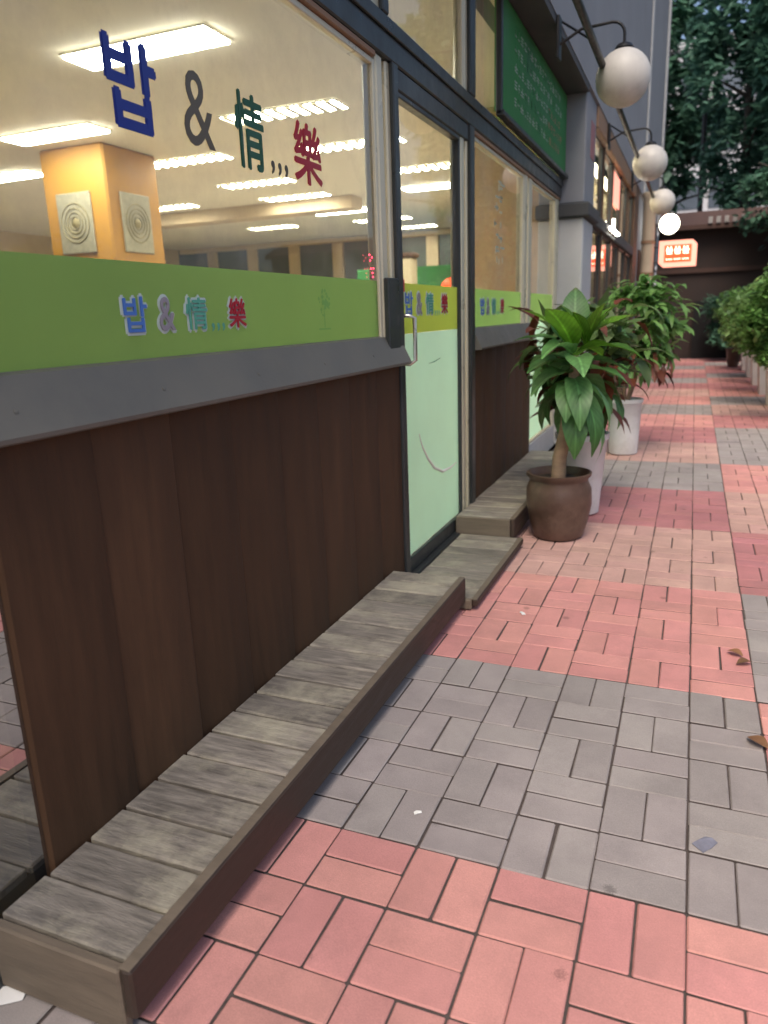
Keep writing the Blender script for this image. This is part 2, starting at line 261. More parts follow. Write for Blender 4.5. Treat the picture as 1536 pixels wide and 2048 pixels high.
# ------------------------------------------------------------------ mesh helpers
class MB:
    def __init__(s): s.v = []; s.f = []; s.m = []; s.mi = 0
    def quad(s, *p):
        i = len(s.v); s.v += [tuple(q) for q in p]; s.f.append(tuple(range(i, i+len(p)))); s.m.append(s.mi); return s
    def sheet(s, x, y0, y1, z0, z1):
        return s.quad((x, y0, z0), (x, y1, z0), (x, y1, z1), (x, y0, z1))
    def box(s, x0, x1, y0, y1, z0, z1):
        i = len(s.v); s.v += [(x0,y0,z0),(x1,y0,z0),(x1,y1,z0),(x0,y1,z0),(x0,y0,z1),(x1,y0,z1),(x1,y1,z1),(x0,y1,z1)]
        for f in ((0,3,2,1),(4,5,6,7),(0,1,5,4),(1,2,6,5),(2,3,7,6),(3,0,4,7)): s.f.append(tuple(i+k for k in f)); s.m.append(s.mi)
        return s
    def cbox(s, x0, x1, y0, y1, z0, z1, c=0.004):
        # box with chamfered edges
        c = min(c, (x1-x0)*.45, (y1-y0)*.45, (z1-z0)*.45)
        V = {}
        for sx in (0, 1):
            for sy in (0, 1):
                for sz in (0, 1):
                    X = (x0, x1)[sx]; Y = (y0, y1)[sy]; Z = (z0, z1)[sz]
                    xi = X+c*(1-2*sx); yi = Y+c*(1-2*sy); zi = Z+c*(1-2*sz)
                    for ax, p in enumerate(((X, yi, zi), (xi, Y, zi), (xi, yi, Z))):
                        V[sx, sy, sz, ax] = len(s.v); s.v.append(p)
        def F(*k):
            idx = [V[q] for q in k]
            a, b, cc = (Vector(s.v[idx[0]]), Vector(s.v[idx[1]]), Vector(s.v[idx[2]]))
            nrm = (b-a).cross(cc-a); ctr = sum((Vector(s.v[q]) for q in idx), Vector())/len(idx)
            o = Vector(((x0+x1)/2, (y0+y1)/2, (z0+z1)/2))
            if nrm.dot(ctr-o) < 0: idx.reverse()
            s.f.append(tuple(idx)); s.m.append(s.mi)
        for sd in (0, 1):
            F((sd,0,0,0),(sd,1,0,0),(sd,1,1,0),(sd,0,1,0)); F((0,sd,0,1),(1,sd,0,1),(1,sd,1,1),(0,sd,1,1)); F((0,0,sd,2),(1,0,sd,2),(1,1,sd,2),(0,1,sd,2))
        for a in (0, 1):
            for b in (0, 1):
                F((a,b,0,0),(a,b,0,1),(a,b,1,1),(a,b,1,0)); F((a,0,b,0),(a,0,b,2),(a,1,b,2),(a,1,b,0)); F((0,a,b,1),(0,a,b,2),(1,a,b,2),(1,a,b,1))
                for cc in (0, 1): F((a,b,cc,0),(a,b,cc,1),(a,b,cc,2))
        return s
    def flanks(s, i):
        # vertical faces get material i (sand and grime in the joints)
        for k, f in enumerate(s.f):
            a, b, c = (Vector(s.v[q]) for q in f[:3]); nr = (b-a).cross(c-a)
            if nr.length and abs(nr.normalized().z) < .3: s.m[k] = i
        return s
    def tube(s, pts, rad, n=10, cap=True):
        pts = [Vector(p) for p in pts]
        if not hasattr(rad, '__len__'): rad = [rad]*len(pts)
        rings = []; up = None
        for i, p in enumerate(pts):
            t = (pts[min(i+1, len(pts)-1)]-pts[max(i-1, 0)]).normalized()
            if up is None: up = t.orthogonal().normalized()
            up = (up-t*up.dot(t)).normalized(); w = t.cross(up)
            b = len(s.v)
            for k in range(n):
                a = 2*PI*k/n; s.v.append(tuple(p+(up*math.cos(a)+w*math.sin(a))*rad[i]))
            rings.append(b)
        for a, b in zip(rings, rings[1:]):
            for k in range(n):
                s.f.append((a+k, a+(k+1)%n, b+(k+1)%n, b+k)); s.m.append(s.mi)
        if cap:
            s.f.append(tuple(rings[0]+k for k in reversed(range(n)))); s.m.append(s.mi)
            s.f.append(tuple(rings[-1]+k for k in range(n))); s.m.append(s.mi)
        return s
    def lathe(s, prof, c=(0, 0, 0), n=28, wob=0.0):
        rings = []
        for j, (r, z) in enumerate(prof):
            b = len(s.v)
            for k in range(n):
                a = 2*PI*k/n; rr = r*(1+wob*math.sin(3*a+j*.7)+wob*.7*math.sin(5*a+1+j*.3))
                s.v.append((c[0]+rr*math.cos(a), c[1]+rr*math.sin(a), c[2]+z))
            rings.append(b)
        for a, b in zip(rings, rings[1:]):
            for k in range(n): s.f.append((a+k, a+(k+1)%n, b+(k+1)%n, b+k)); s.m.append(s.mi)
        s.f.append(tuple(rings[0]+k for k in reversed(range(n)))); s.m.append(s.mi)
        s.f.append(tuple(rings[-1]+k for k in range(n))); s.m.append(s.mi)
        return s
    def mesh(s, name, mats, smooth=None, off=(0, 0, 0)):
        me = bpy.data.meshes.new(name)
        me.from_pydata([(a-off[0], b-off[1], c-off[2]) for a, b, c in s.v], [], s.f)
        for m in (mats if isinstance(mats, (list, tuple)) else [mats]): me.materials.append(MATS[m])
        if any(s.m): me.polygons.foreach_set('material_index', s.m)
        if smooth is not None:
            me.shade_smooth(); me.set_sharp_from_angle(angle=math.radians(smooth))
        me.update(); return me
    def build(s, name, mats, parent=None, smooth=None, origin=None):
        """vertices are in world coordinates; the object's origin is its parent's (or origin)"""
        w = wloc(parent) if parent else Vector(origin or (0, 0, 0))
        o = bpy.data.objects.new(name, s.mesh(name, mats, smooth, w)); COL.objects.link(o)
        if parent: o.parent = parent
        else: o.location = w
        return o
def wloc(o):
    v = Vector(o.location)
    while o.parent: o = o.parent; v += o.location
    return v
def tag(o, label=None, cat=None, group=None, kind=None):
    if label: o['label'] = label
    if cat: o['category'] = cat
    if group: o['group'] = group
    if kind: o['kind'] = kind
    return o
def thing(name, loc, label, cat, group=None):
    o = bpy.data.objects.new(name, None); COL.objects.link(o); o.location = loc; o.empty_display_size = .1
    return tag(o, label, cat, group)
def inst(name, me, parent, loc, rot=(0, 0, 0), scale=(1, 1, 1)):
    o = bpy.data.objects.new(name, me); COL.objects.link(o)
    if parent: o.parent = parent
    o.location = loc; o.rotation_euler = rot; o.scale = scale
    return o
def glyph(ch, y0, y1, z0, z1, x, material, parent, name='character', bold=0.0, thick=0.0012, italic=0.0, fat=0.0):
    """one printed character stretched into a rectangle of the plane x = const, facing +X"""
    cu = bpy.data.curves.new(name, 'FONT'); cu.body = ch; cu.extrude = 0.02; cu.offset = bold; cu.resolution_u = 3; cu.shear = italic
    t = bpy.data.objects.new(name, cu); COL.objects.link(t)
    dg = bpy.context.evaluated_depsgraph_get(); me = bpy.data.meshes.new_from_object(t.evaluated_get(dg))
    bpy.data.objects.remove(t); me.name = name
    xs = [v.co.x for v in me.vertices]; ys = [v.co.y for v in me.vertices]
    if not xs: return None
    ax, bx, ay, by = min(xs), max(xs), min(ys), max(ys); w = wloc(parent)
    for v in me.vertices:
        u = (v.co.x-ax)/(bx-ax); q = (v.co.y-ay)/(by-ay); d = thick if v.co.z > 0 else 0
        v.co = (x+d-w.x, y0+u*(y1-y0)-w.y, z0+q*(z1-z0)-w.z)
    if fat:   # heavier strokes: shifted layers, each a hair in front of the last
        V = [v.co.copy() for v in me.vertices]; F = [tuple(p.vertices) for p in me.polygons]; vv = []; ff = []
        for k, (dy, dz) in enumerate(((0, 0), (-fat, 0), (fat, 0), (0, fat), (0, -fat))):
            i0 = len(vv); vv += [(p.x+k*.0005, p.y+dy, p.z+dz) for p in V]; ff += [tuple(i0+q for q in f) for f in F]
        me = bpy.data.meshes.new(name); me.from_pydata(vv, [], ff)
    me.materials.clear(); me.materials.append(MATS[material])
    o = bpy.data.objects.new(name, me); COL.objects.link(o); o.parent = parent
    return o

# ================================================================== GROUND
g = MB(); g.quad((-400, -400, -0.06), (400, -400, -0.06), (400, 900, -0.06), (-400, 900, -0.06))
tag(g.build('ground', 'soil'), 'dark bare ground under and beyond the paved path', kind='structure')
PX0, PX1, PY0, PY1 = -1.4, 0.8, -3.0, 18.4
g = MB(); g.box(PX0, 1.02, PY0, PY1, -0.055, -0.0065)
pave = tag(g.build('pavement', 'joint'), 'pink and grey brick pavement laid in basket weave blocks', kind='structure')
col1 = {-3: 'brick_grey', -2: 'brick_peach', -1: 'brick_pink', 0: 'brick_grey', 1: 'brick_pink', 2: 'brick_peach', 3: 'brick_rose', 4: 'brick_grey', 5: 'brick_peach', 6: 'brick_rose', 7: 'brick_pink', 8: 'brick_grey', 9: 'brick_pink', 10: 'brick_peach', 11: 'brick_rose', 12: 'brick_grey', 13: 'brick_rose', 14: 'brick_pink', 15: 'brick_grey', 16: 'brick_rose', 17: 'brick_pink', 18: 'brick_pink'}
col2 = {-3: 'brick_pink', -2: 'brick_grey', -1: 'brick_peach', 0: 'brick_pink', 1: 'brick_grey', 2: 'brick_rose', 3: 'brick_peach', 4: 'brick_pink', 5: 'brick_grey', 6: 'brick_grey', 7: 'brick_rose', 8: 'brick_peach', 9: 'brick_grey', 10: 'brick_pink', 11: 'brick_rose', 12: 'brick_pink', 13: 'brick_grey', 14: 'brick_rose', 15: 'brick_pink', 16: 'brick_grey', 17: 'brick_rose', 18: 'brick_pink'}
def bcol(x, y):
    k = math.floor(y+1e-6)
    if x >= 0: return col2[k]
    if x >= -1.2 and y > -.6: return col1[k]
    if x >= -1.0: return col1[k]
    return 'brick_grey'
bmesh_cache = {}
for c in ('brick_pink', 'brick_peach', 'brick_rose', 'brick_grey'):
    for v in range(3):
        b = MB(); b.cbox(-.0978+v*.0003, .0978, -.0479, .0479-v*.0003, -.04, 0, .0022+v*.0007)
        bmesh_cache[c, v] = b.flanks(1).mesh('brick', [c, 'joint'])
def camdist(x, y): return (Vector((x, y, 0))-CAM).length
cells = []
for ix in range(round(PX0/.2), round(1.0/.2)):
    for iy in range(round(PY0/.2), round(PY1/.2)):
        x, y = ix*.2, iy*.2
        if x < -1.3 and y > -.55: continue        # under the wooden steps
        alongx = (ix+iy) % 2 == 0
        for h in (0, 1):
            if alongx: cells.append((x+.1, y+.05+.1*h, 0))
            else: cells.append((x+.05+.1*h, y+.1, PI/2))
def in_view(x, y):
    v = Vector((x, y, 0))-CAM; z = v.dot(fwd)
    if z < .1: return False
    return -60 < 768+FPX*v.dot(r2)/z < 1600 and 1024+FPX*v.dot(d2)/z < 2120
vis = sorted([c for c in cells if in_view(c[0], c[1])], key=lambda c: camdist(c[0], c[1]))
near = set(vis[:300])
far = MB(); order = ['brick_pink', 'brick_peach', 'brick_rose', 'brick_grey']
rb = random.Random(3)
for c in cells:
    x, y, r = c; dz = rb.uniform(-.0016, .0014); tx, ty = rb.uniform(-.006, .006), rb.uniform(-.006, .006)
    mname = bcol(x, y)
    jx, jy, jr = rb.uniform(-.0016, .0016), rb.uniform(-.0016, .0016), rb.uniform(-.009, .009)
    if c in near:
        inst('brick', bmesh_cache[mname, rb.randrange(3)], pave, (x+jx, y+jy, dz), (tx, ty, r+jr))
    else:
        b = MB(); b.cbox(-.0978, .0978, -.0479, .0479, -.02, 0, .0025)
        M = Matrix.Translation((x+jx, y+jy, dz)) @ Euler((tx, ty, r+jr)).to_matrix().to_4x4()
        i0 = len(far.v); far.v += [tuple(M @ Vector(p)) for p in b.v]
        far.f += [tuple(i0+k for k in f) for f in b.f]; b.flanks(1); far.m += [order.index(mname) if q == 0 else 4 for q in b.m]
tag(far.build('brick_field', order+['joint'], pave), kind='stuff')
# kerb along the planting bed on the right
g = MB(); g.box(1.12, 9, -3, 19, -.05, .05)
tag(g.build('planting_bed', 'soil'), 'dark soil bed along the right side of the path', kind='structure')
kb = MB(); kb.cbox(1.02, 1.12, -3, 18.4, -.055, .10, .012)
tag(kb.build('kerb', 'concrete'), 'grey concrete kerb between path and planting bed', kind='structure')

# ================================================================== BUILDING
FX = -1.43
B = thing('shop_building', (FX, 2.0, 0), 'grey concrete shop building with glass front, green film band and brown boarding', 'building')
# --- shell
m = MB(); m.box(-1.60, -1.20, -4.0, 18.0, 3.05, 9.0); wall = m.build('upper_wall', 'concrete', B)
p = MB()
p.cbox(-1.201, -1.175, 12.6, 12.8, 3.06, 8.9, .01); p.build('pilaster_strip', 'concrete_pale', wall)
p = MB(); p.cbox(-1.201, -1.16, 17.6, 17.99, 3.06, 8.9, .01); p.build('pilaster_strip', 'concrete_pale', wall)
m = MB(); m.box(-12.6, -1.601, -4.0, 18.0, 3.36, 8.6); m.build('upper_floors', 'concrete', B)
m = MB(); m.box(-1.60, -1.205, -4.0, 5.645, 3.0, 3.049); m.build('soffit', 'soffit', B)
# --- interior room
m = MB(); m.box(-12.5, -1.50, -4.0, 17.0, 3.05, 3.35); m.build('ceiling', 'ceiling_paint', B)
m = MB(); m.box(-12.5, -1.50, -4.0, 17.0, -.04, -.001); m.build('floor', 'floor_vinyl', B)
m = MB(); m.box(-12.6, -12.5, -4.0, 17.0, 0, 3.05); m.build('back_wall', 'tan_wall', B)
ew = MB(); ew.box(-12.5, -1.6, 15.0, 15.1, 0, 3.05); endw = ew.build('end_wall', 'dark_far_wall', B)
for k in range(9):
    x = -11.6+k*1.15; q = MB(); q.cbox(x, x+.28, 14.93, 14.998, 1.0, 2.925, .01); q.build('wall_post', 'tan_wall', endw)
q = MB(); q.cbox(-12.4, -1.7, 14.90, 14.999, 2.93, 3.04, .01); q.build('wall_header', 'tan_wall', endw)
m = MB(); m.box(-12.5, -1.6, -4.1, -4.0, 0, 3.05); m.build('rear_wall', 'tan_wall', B)
m = MB(); m.cbox(-9.0, -5.2, 9.6, 10.0, 2.86, 3.049, .01); m.build('ceiling_beam', 'tan_wall', B)
# partition between the restaurant and the next shop
m2 = MB(); m2.box(-2.45, -1.56, 5.86, 5.98, 0, 3.04); m2.build('partition', 'blind_tan', B)
# --- beam above windows and door
m = MB(); m.cbox(-1.52, -1.418, -1.75, 5.648, 2.19, 2.335, .006); beam = m.build('transom_beam', 'dark_frame', B)
q = MB(); q.cbox(-1.417, -1.405, -1.75, 5.648, 2.275, 2.325, .003); q.build('beam_rib', 'dark_frame', beam)
q = MB(); q.cbox(-1.50, -1.425, -.45, 1.44, 2.168, 2.189, .003); q.build('window_head', 'wood_fascia', beam)
q = MB(); q.cbox(-1.50, -1.425, 2.78, 5.648, 2.168, 2.189, .003); q.build('window_head', 'wood_fascia', beam)
# --- mullions: dark outer caps, pale inner posts
def post(y0, y1, z0, z1, dark=(0, 0)):
    m = MB(); m.cbox(-1.495, -1.433, y0, y1, z0, z1, .006); o = m.build('window_post', 'pale_frame', B)
    if dark[1] > dark[0]:
        d = MB(); d.cbox(-1.432, -1.412, dark[0], dark[1], z0, z1, .005); d.build('post_cap', 'dark_frame', o)
    return o
post(1.46, 1.52, .15, 2.19); post(1.555, 1.625, .05, 2.19, (1.585, 1.64))
d = MB(); d.cbox(-1.432, -1.409, 1.46, 1.584, 1.03, 1.385, .005); d.build('post_cover', 'dark_frame', B)
post(2.58, 2.64, .05, 2.19); post(2.68, 2.775, .05, 2.19, (2.70, 2.775))
post(4.18, 4.27, 1.05, 2.19); post(4.33, 4.43, .05, 2.19); post(5.50, 5.63, .05, 2.19)
post(-.56, -.47, 1.03, 2.19, (-.56, -.475))
for y0, y1, dk in ((-.60, -.50, 0), (1.42, 1.56, (1.50, 1.56)), (2.66, 2.80, (2.70, 2.80))): post(y0, y1, 2.336, 3.0, dk or (0, 0))
# --- large window with lettering
def window(y0, y1, z0, z1, x=-1.45, gl='glass', name='window', par=B, t=.012):
    f = MB(); c = .022
    f.cbox(x-.03, x+.012, y0, y0+c, z0, z1, .003).cbox(x-.03, x+.012, y1-c, y1, z0, z1, .003)
    f.cbox(x-.03, x+.012, y0+c, y1-c, z0, z0+c, .003).cbox(x-.03, x+.012, y0+c, y1-c, z1-c, z1, .003)
    o = f.build(name, 'pale_frame' if x < -1.4 else 'dark_frame', par)
    g = MB(); g.quad((x, y0+c, z0+c), (x, y1-c, z0+c), (x, y1-c, z1-c), (x, y0+c, z1-c)); g.build('pane', gl, o)
    return o
w1 = window(-.468, 1.458, 1.118, 2.167)
f = MB(); f.sheet(-1.4465, -.44, 1.43, 1.157, 1.373); f.build('film_band', 'film_green', w1)
XG = -1.4455
glyph('밥', -.018, .145, 1.655, 1.835, -1.449, 'ink_blue', w1, fat=.005)
glyph('&', .245, .372, 1.662, 1.835, -1.449, 'ink_grey', w1, bold=.0)
glyph('情', .475, .618, 1.648, 1.838, -1.449, 'ink_green', w1, fat=.0032)
for y in (.655, .695, .735): glyph(',', y, y+.02, 1.652, 1.69, -1.449, 'ink_dark', w1, bold=.02)
glyph('樂', .80, .985, 1.655, 1.832, -1.449, 'ink_red', w1, fat=.0035)
def smalltext(y, z, s, x, par, em=True):
    for ch, a, b, mt in (('밥', 0, .085, 'ink_blue_light'), ('&', .12, .185, 'ink_lilac'), ('情', .225, .32, 'ink_teal'), ('樂', .415, .505, 'ink_red')):
        glyph(ch, y+a*s, y+b*s, z, z+.085*s, x, 'ink_outline', par, 'character_outline', fat=.004, thick=.0004)
        glyph(ch, y+(a+.004)*s, y+(b-.004)*s, z+.004*s, z+.081*s, x+.003, mt, par, fat=.0012, thick=.0006)
    for k in (0, 1, 2): glyph(',', y+(.338+k*.024)*s, y+(.35+k*.024)*s, z-.004*s, z+.018*s, x+.0008, 'ink_teal', par, bold=.02, thick=.0006)
smalltext(-.06, 1.215, 1.0, XG, w1)
# faint tree emblem printed on the band
em = MB(); rr = random.Random(5)
for k in range(46):
    a = rr.uniform(0, 2*PI); r = rr.uniform(0, .042)**1.0; cy, cz = .945+r*math.cos(a), 1.287+r*math.sin(a)*1.05; s_ = rr.uniform(.004, .009)
    ex_ = XG+.0004+k*.00004; em.quad((ex_, cy-s_, cz), (ex_, cy, cz-s_), (ex_, cy+s_, cz), (ex_, cy, cz+s_))
em.quad((XG+.0006, .941, 1.205), (XG+.0006, .949, 1.205), (XG+.0006, .947, 1.26), (XG+.0006, .943, 1.26))
em.quad((XG+.0006, .90, 1.197), (XG+.0006, .99, 1.197), (XG+.0006, .99, 1.203), (XG+.0006, .90, 1.203))
em.build('tree_emblem', 'ink_leaf', w1)
rl = MB(); 
for dy, dz in ((0, .0), (.018, .012), (.005, -.03), (.02, -.045), (.03, -.028), (.022, -.06), (-.006, .02)):
    rl.lathe([(.0005, -.004), (.0035, -.002), (.0035, .002), (.0005, .004)], (-1.437, 1.345+dy, 1.445+dz), 8)
tag(rl.build('red_charm', 'led_red', w1), kind='stuff')
# --- sill of the large window
def sill(y0, y1):
    m = MB(); prof = [(-1.447, 1.158), (-1.447, 1.032), (-1.388, 1.032), (-1.380, 1.036), (-1.378, 1.045), (-1.384, 1.056), (-1.432, 1.152)]
    n = len(prof); 
    for y in (y0, y1): m.v += [(a, y, b) for a, b in prof]
    for k in range(n): m.f.append((k, (k+1) % n, n+(k+1) % n, n+k)); m.m.append(0)
    m.f.append(tuple(range(n))); m.m.append(0); m.f.append(tuple(reversed(range(n, 2*n)))); m.m.append(0)
    return m.build('window_sill', 'sill_metal', B)
for y0_, y1_ in ((-.60, 1.622), (2.79, 4.42)):
    so_ = sill(y0_, y1_); yy = y0_+.18
    while yy < y1_:
        q = MB(); q.lathe([(.0055, 0), (.0055, .0016), (.002, .0026)], (0, 0, 0), 10)
        q.v = [(-1.4005+.002*c_[0]/.0055+c_[2]*.89, yy+c_[1], 1.0885-c_[0]*.89+c_[2]*.45) for c_ in q.v]
        q.build('screw', 'sill_metal', so_, 60); yy += .42
# --- brown boarding below
def boarding(y0, y1, z0, n):
    root = MB(); root.box(-1.50, -1.452, y0, y1, z0, 1.03); r = root.build('boarding', 'board_brown', B)
    w = (y1-y0)/n
    for k in range(n):
        a, b = y0+k*w, y0+(k+1)*w
        q = MB(); i = 0
        # lapped board: one edge stands proud of the next
        pr = [(-1.451, a), (-1.430-random.uniform(.004, .008), a+.002), (-1.4255, a+w*.45), (-1.4235, b-.012), (-1.4285, b-.002), (-1.451, b-.001)]
        for z in (z0, 1.031): q.v += [(x, y, z) for x, y in pr]
        N = len(pr)
        for j in range(N): q.f.append((j, (j+1) % N, N+(j+1) % N, N+j)); q.m.append(0)
        q.f.append(tuple(reversed(range(N)))); q.m.append(0); q.f.append(tuple(range(N, 2*N))); q.m.append(0)
        q.build('board', 'board_brown', r, smooth=50)
boarding(-.475, 1.60, .02, 8); boarding(2.785, 4.43, .02, 6)
# --- glass door
def door(y0, y1, z0, z1):
    x = -1.455; f = MB()
    f.cbox(x-.02, x+.02, y0, y0+.02, z0, z1, .004).cbox(x-.02, x+.02, y1-.02, y1, z0, z1, .004)
    f.cbox(x-.02, x+.022, y0+.02, y1-.02, z0, z0+.07, .004).cbox(x-.02, x+.022, y0+.02, y1-.02, z1-.06, z1, .004)
    d = f.build('door', 'dark_frame', B)
    q = MB(); q.quad((x, y0+.02, z0+.07), (x, y1-.02, z0+.07), (x, y1-.02, z1-.06), (x, y0+.02, z1-.06)); q.build('pane', 'glass', d)
    q = MB(); q.sheet(x+.003, y0+.022, y1-.022, 1.158, 1.373); q.build('film_band', 'film_lime', d)
    q = MB(); q.sheet(x+.003, y0+.022, y1-.022, z0+.072, 1.1565); q.build('frosted_film', 'film_mint', d)
    h = MB(); h.tube([(x+.012, y0+.03, 1.235), (x+.05, y0+.03, 1.235), (x+.07, y0+.045, 1.225), (x+.07, y0+.045, 1.045), (x+.05, y0+.03, 1.03), (x+.012, y0+.03, 1.03)], .009, 10)
    h.build('handle', 'steel', d, smooth=60)
    smalltext(y0+.10, 1.235, 1.25, x+.0035, d)
    st = MB(); st.box(x+.0225, x+.0245, y0+.003, y0+.055, 1.335, 1.385); st.build('red_sticker', 'paint_red', d)
    cr = MB(); cr.tube([(x+.004, a, b) for a, b in ((1.901, .686), (1.92, .65), (1.947, .612), (2.019, .545), (2.117, .479), (2.257, .432), (2.40, .424), (2.505, .432))], [.002, .003, .005, .007, .008, .008, .005, .002], 6); cr.build('tape_mark', 'paper_white', d)
    c2 = MB(); c2.tube([(x+.004, 2.06, 1.006), (x+.004, 2.15, 1.01), (x+.004, 2.243, 1.022)], [.001, .003, .002], 6); c2.build('scratch', 'ink_teal', d)
    return d
door(1.645, 2.575, .055, 2.15)
# header over the door
m = MB(); m.cbox(-1.50, -1.425, 1.63, 2.70, 2.11, 2.189, .005); m.build('door_header', 'dark_frame', B)
st = MB(); st.box(-1.46, -1.458, 1.68, 1.74, 1.94, 2.09); st.build('red_tag', 'paint_red', B)
m = MB(); m.cbox(-1.56, -1.40, 1.625, 2.70, -.02, .055, .006); m.build('threshold', 'dark_frame', B)
# --- second and third windows
w2 = window(2.782, 4.17, 1.118, 2.167); f = MB(); f.sheet(-1.4465, 2.81, 4.14, 1.157, 1.373); f.build('film_band', 'film_green', w2)
smalltext(3.0, 1.225, 1.2, XG, w2)
w3 = window(4.44, 5.49, .2, 2.167); f = MB(); f.sheet(-1.4465, 4.47, 5.46, 1.157, 1.373); f.build('film_band', 'film_green', w3)
f = MB(); f.sheet(-1.4465, 4.47, 5.46, .23, 1.1565); f.build('frosted_film', 'film_mint', w3)
m = MB(); m.box(-1.52, -1.43, 4.43, 5.63, .0, .198); m.build('base_wall', 'concrete_pale', B)
# pale vertical lettering stuck on the second window
bl = MB(); rr = random.Random(11)
for k in range(7):
    z = 2.0-k*.075; y = 3.45+rr.uniform(-.03, .03)
    for j in range(4):
        a = y+rr.uniform(-.1, .1); b = z+rr.uniform(-.02, .02)
        if rr.random() < .5: bl.box(-1.4488, -1.4478, a, a+rr.uniform(.05, .11), b, b+.012)
        else: bl.box(-1.4488, -1.4478, a, a+.014, b-.02, b+rr.uniform(.01, .03))
tag(bl.build('brush_marks', 'sign_mark_white', w2), kind='stuff')
# --- left glass door (tinted)
lw = window(-1.66, -.565, 1.06, 2.167, gl='glass_tint'); lg = MB(); lg.quad((-1.45, -1.66, .03), (-1.45, -.476, .03), (-1.45, -.476, 1.06), (-1.45, -1.66, 1.06)); lg.build('lower_pane', 'glass_tint', lw)
m = MB(); m.box(-1.52, -1.42, -1.75, -.565, -.03, .028); m.build('left_threshold', 'dark_frame', B)['label'] = 'low dark threshold under the tinted glass'
m = MB(); m.box(-1.60, -1.42, -4.0, -1.75, 0, 3.0); m.build('side_wall', 'concrete', B)
# --- upper lights over the beam
for a, b in ((-.50, 1.42), (1.56, 2.66), (2.80, 5.64)): window(a, b, 2.337, 2.998)
# --- pillar
m = MB(); m.cbox(-1.62, -1.222, 5.65, 6.30, .0, 2.02, .012); pil = m.build('pillar', 'concrete_pale', B)
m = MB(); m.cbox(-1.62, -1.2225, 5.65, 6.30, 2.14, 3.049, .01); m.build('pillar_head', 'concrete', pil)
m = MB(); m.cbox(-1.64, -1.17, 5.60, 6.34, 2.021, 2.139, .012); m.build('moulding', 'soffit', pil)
# --- neighbouring shop front further along
SX = -1.27
m = MB(); m.cbox(SX-.06, -1.205, 6.31, 11.2, 2.86, 3.049, .01); m.build('wood_fascia', 'wood_fascia', B)
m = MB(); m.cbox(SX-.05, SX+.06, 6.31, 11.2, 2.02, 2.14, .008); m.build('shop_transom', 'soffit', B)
m = MB(); m.cbox(SX-.05, SX+.06, 6.31, 11.2, .0, .45, .01); m.build('shop_plinth', 'brown_trim', B)
ys = [6.31, 7.25, 8.2, 9.2, 10.2, 11.2]
for a, b in zip(ys, ys[1:]):
    window(a+.02, b-.02, .452, 2.018, x=SX, gl='glass_shop', par=B); window(a+.02, b-.02, 2.142, 2.858, x=SX, gl='glass_shop', par=B)
for y in ys[1:-1]:
    m = MB(); m.cbox(SX-.04, SX+.03, y-.018, y+.018, .452, 2.858, .004); m.build('shop_mullion', 'brown_trim', B)
cu = MB(); 
n = 160
for k in range(n):
    y0, y1 = 6.4+4.7*k/n, 6.4+4.7*(k+1)/n; x0, x1 = -1.62+.03*math.sin(k*.9), -1.62+.03*math.sin((k+1)*.9)
    cu.quad((x0, y0, .5), (x1, y1, .5), (x1, y1, 2.84), (x0, y0, 2.84))
cu.build('curtain', 'curtain', B, smooth=80)
m = MB(); m.box(-3.6, -1.28, 11.22, 11.3, 0, 3.05); m.build('shop_partition', 'tan_wall', B)
m = MB(); m.cbox(-1.60, -1.21, 11.21, 11.85, 0, 3.049, .01); m.build('brown_pier', 'brown_trim', B)
m = MB(); m.box(-1.60, -1.24, 11.851, 18.0, 0, 3.049); m.build('rear_lower_wall', 'concrete', B)
for k in range(3):
    y = 12.6+k*1.8; q = MB(); q.cbox(-1.239, -1.21, y, y+1.1, .9, 2.2, .01); q.build('shutter', 'brown_trim', B)

# ================================================================== INSIDE THE RESTAURANT
ZC = 3.05; K = (ZC-CAM.z)/(2.6-CAM.z)
def lx(v): return CAM.x+(v-CAM.x)*K
def ly(v): return CAM.y+(v-CAM.y)*K
L = [  # x0, x1, y at the reference plane, bright?, label
 (-3.37, -2.50, 2.10, 1, 'bright white ceiling light seen behind the blue character'),
 (-5.04, -4.23, 3.18, 1, 'bright white ceiling light over the near top edge of the orange pillar'),
 (-6.61, -5.80, 4.12, 1, 'bright white ceiling light at the far left edge of the window'),
 (-3.37, -2.50, 3.46, 0, 'louvred ceiling light seen behind the green character'),
 (-4.86, -4.01, 4.39, 0, 'louvred ceiling light seen just below the grey ampersand'),
 (-3.37, -2.50, 4.58, 0, 'louvred ceiling light crossing behind the post beside the door, right of the red character'),
 (-4.90, -4.09, 5.66, 0, 'louvred ceiling light seen under the row of commas'),
 (-5.00, -4.18, 6.65, 0, 'louvred ceiling light seen just below the red character'),
 (-5.03, -4.23, 8.03, 1, 'bright white ceiling light deep in the room left of the door post'),
 (-6.64, -5.85, 6.47, 0, 'louvred ceiling light half hidden by the right side of the orange pillar'),
 (-6.62, -5.86, 7.70, 0, 'louvred ceiling light in the deepest row, left one'),
 (-6.63, -5.86, 8.97, 0, 'louvred ceiling light low over the dark end wall, in the deepest row'),
 (-3.30, -2.45, 5.83, 0, 'louvred ceiling light seen through the upper part of the glass door'),
 (-3.32, -2.50, 6.90, 1, 'bright white ceiling light seen through the glass door'),
 (-4.95, -4.11, 10.3, 0, 'louvred ceiling light seen lowest through the glass door'),
 (-4.95, -4.11, 9.15, 0, 'louvred ceiling light seen right beside the inner window post'),
]
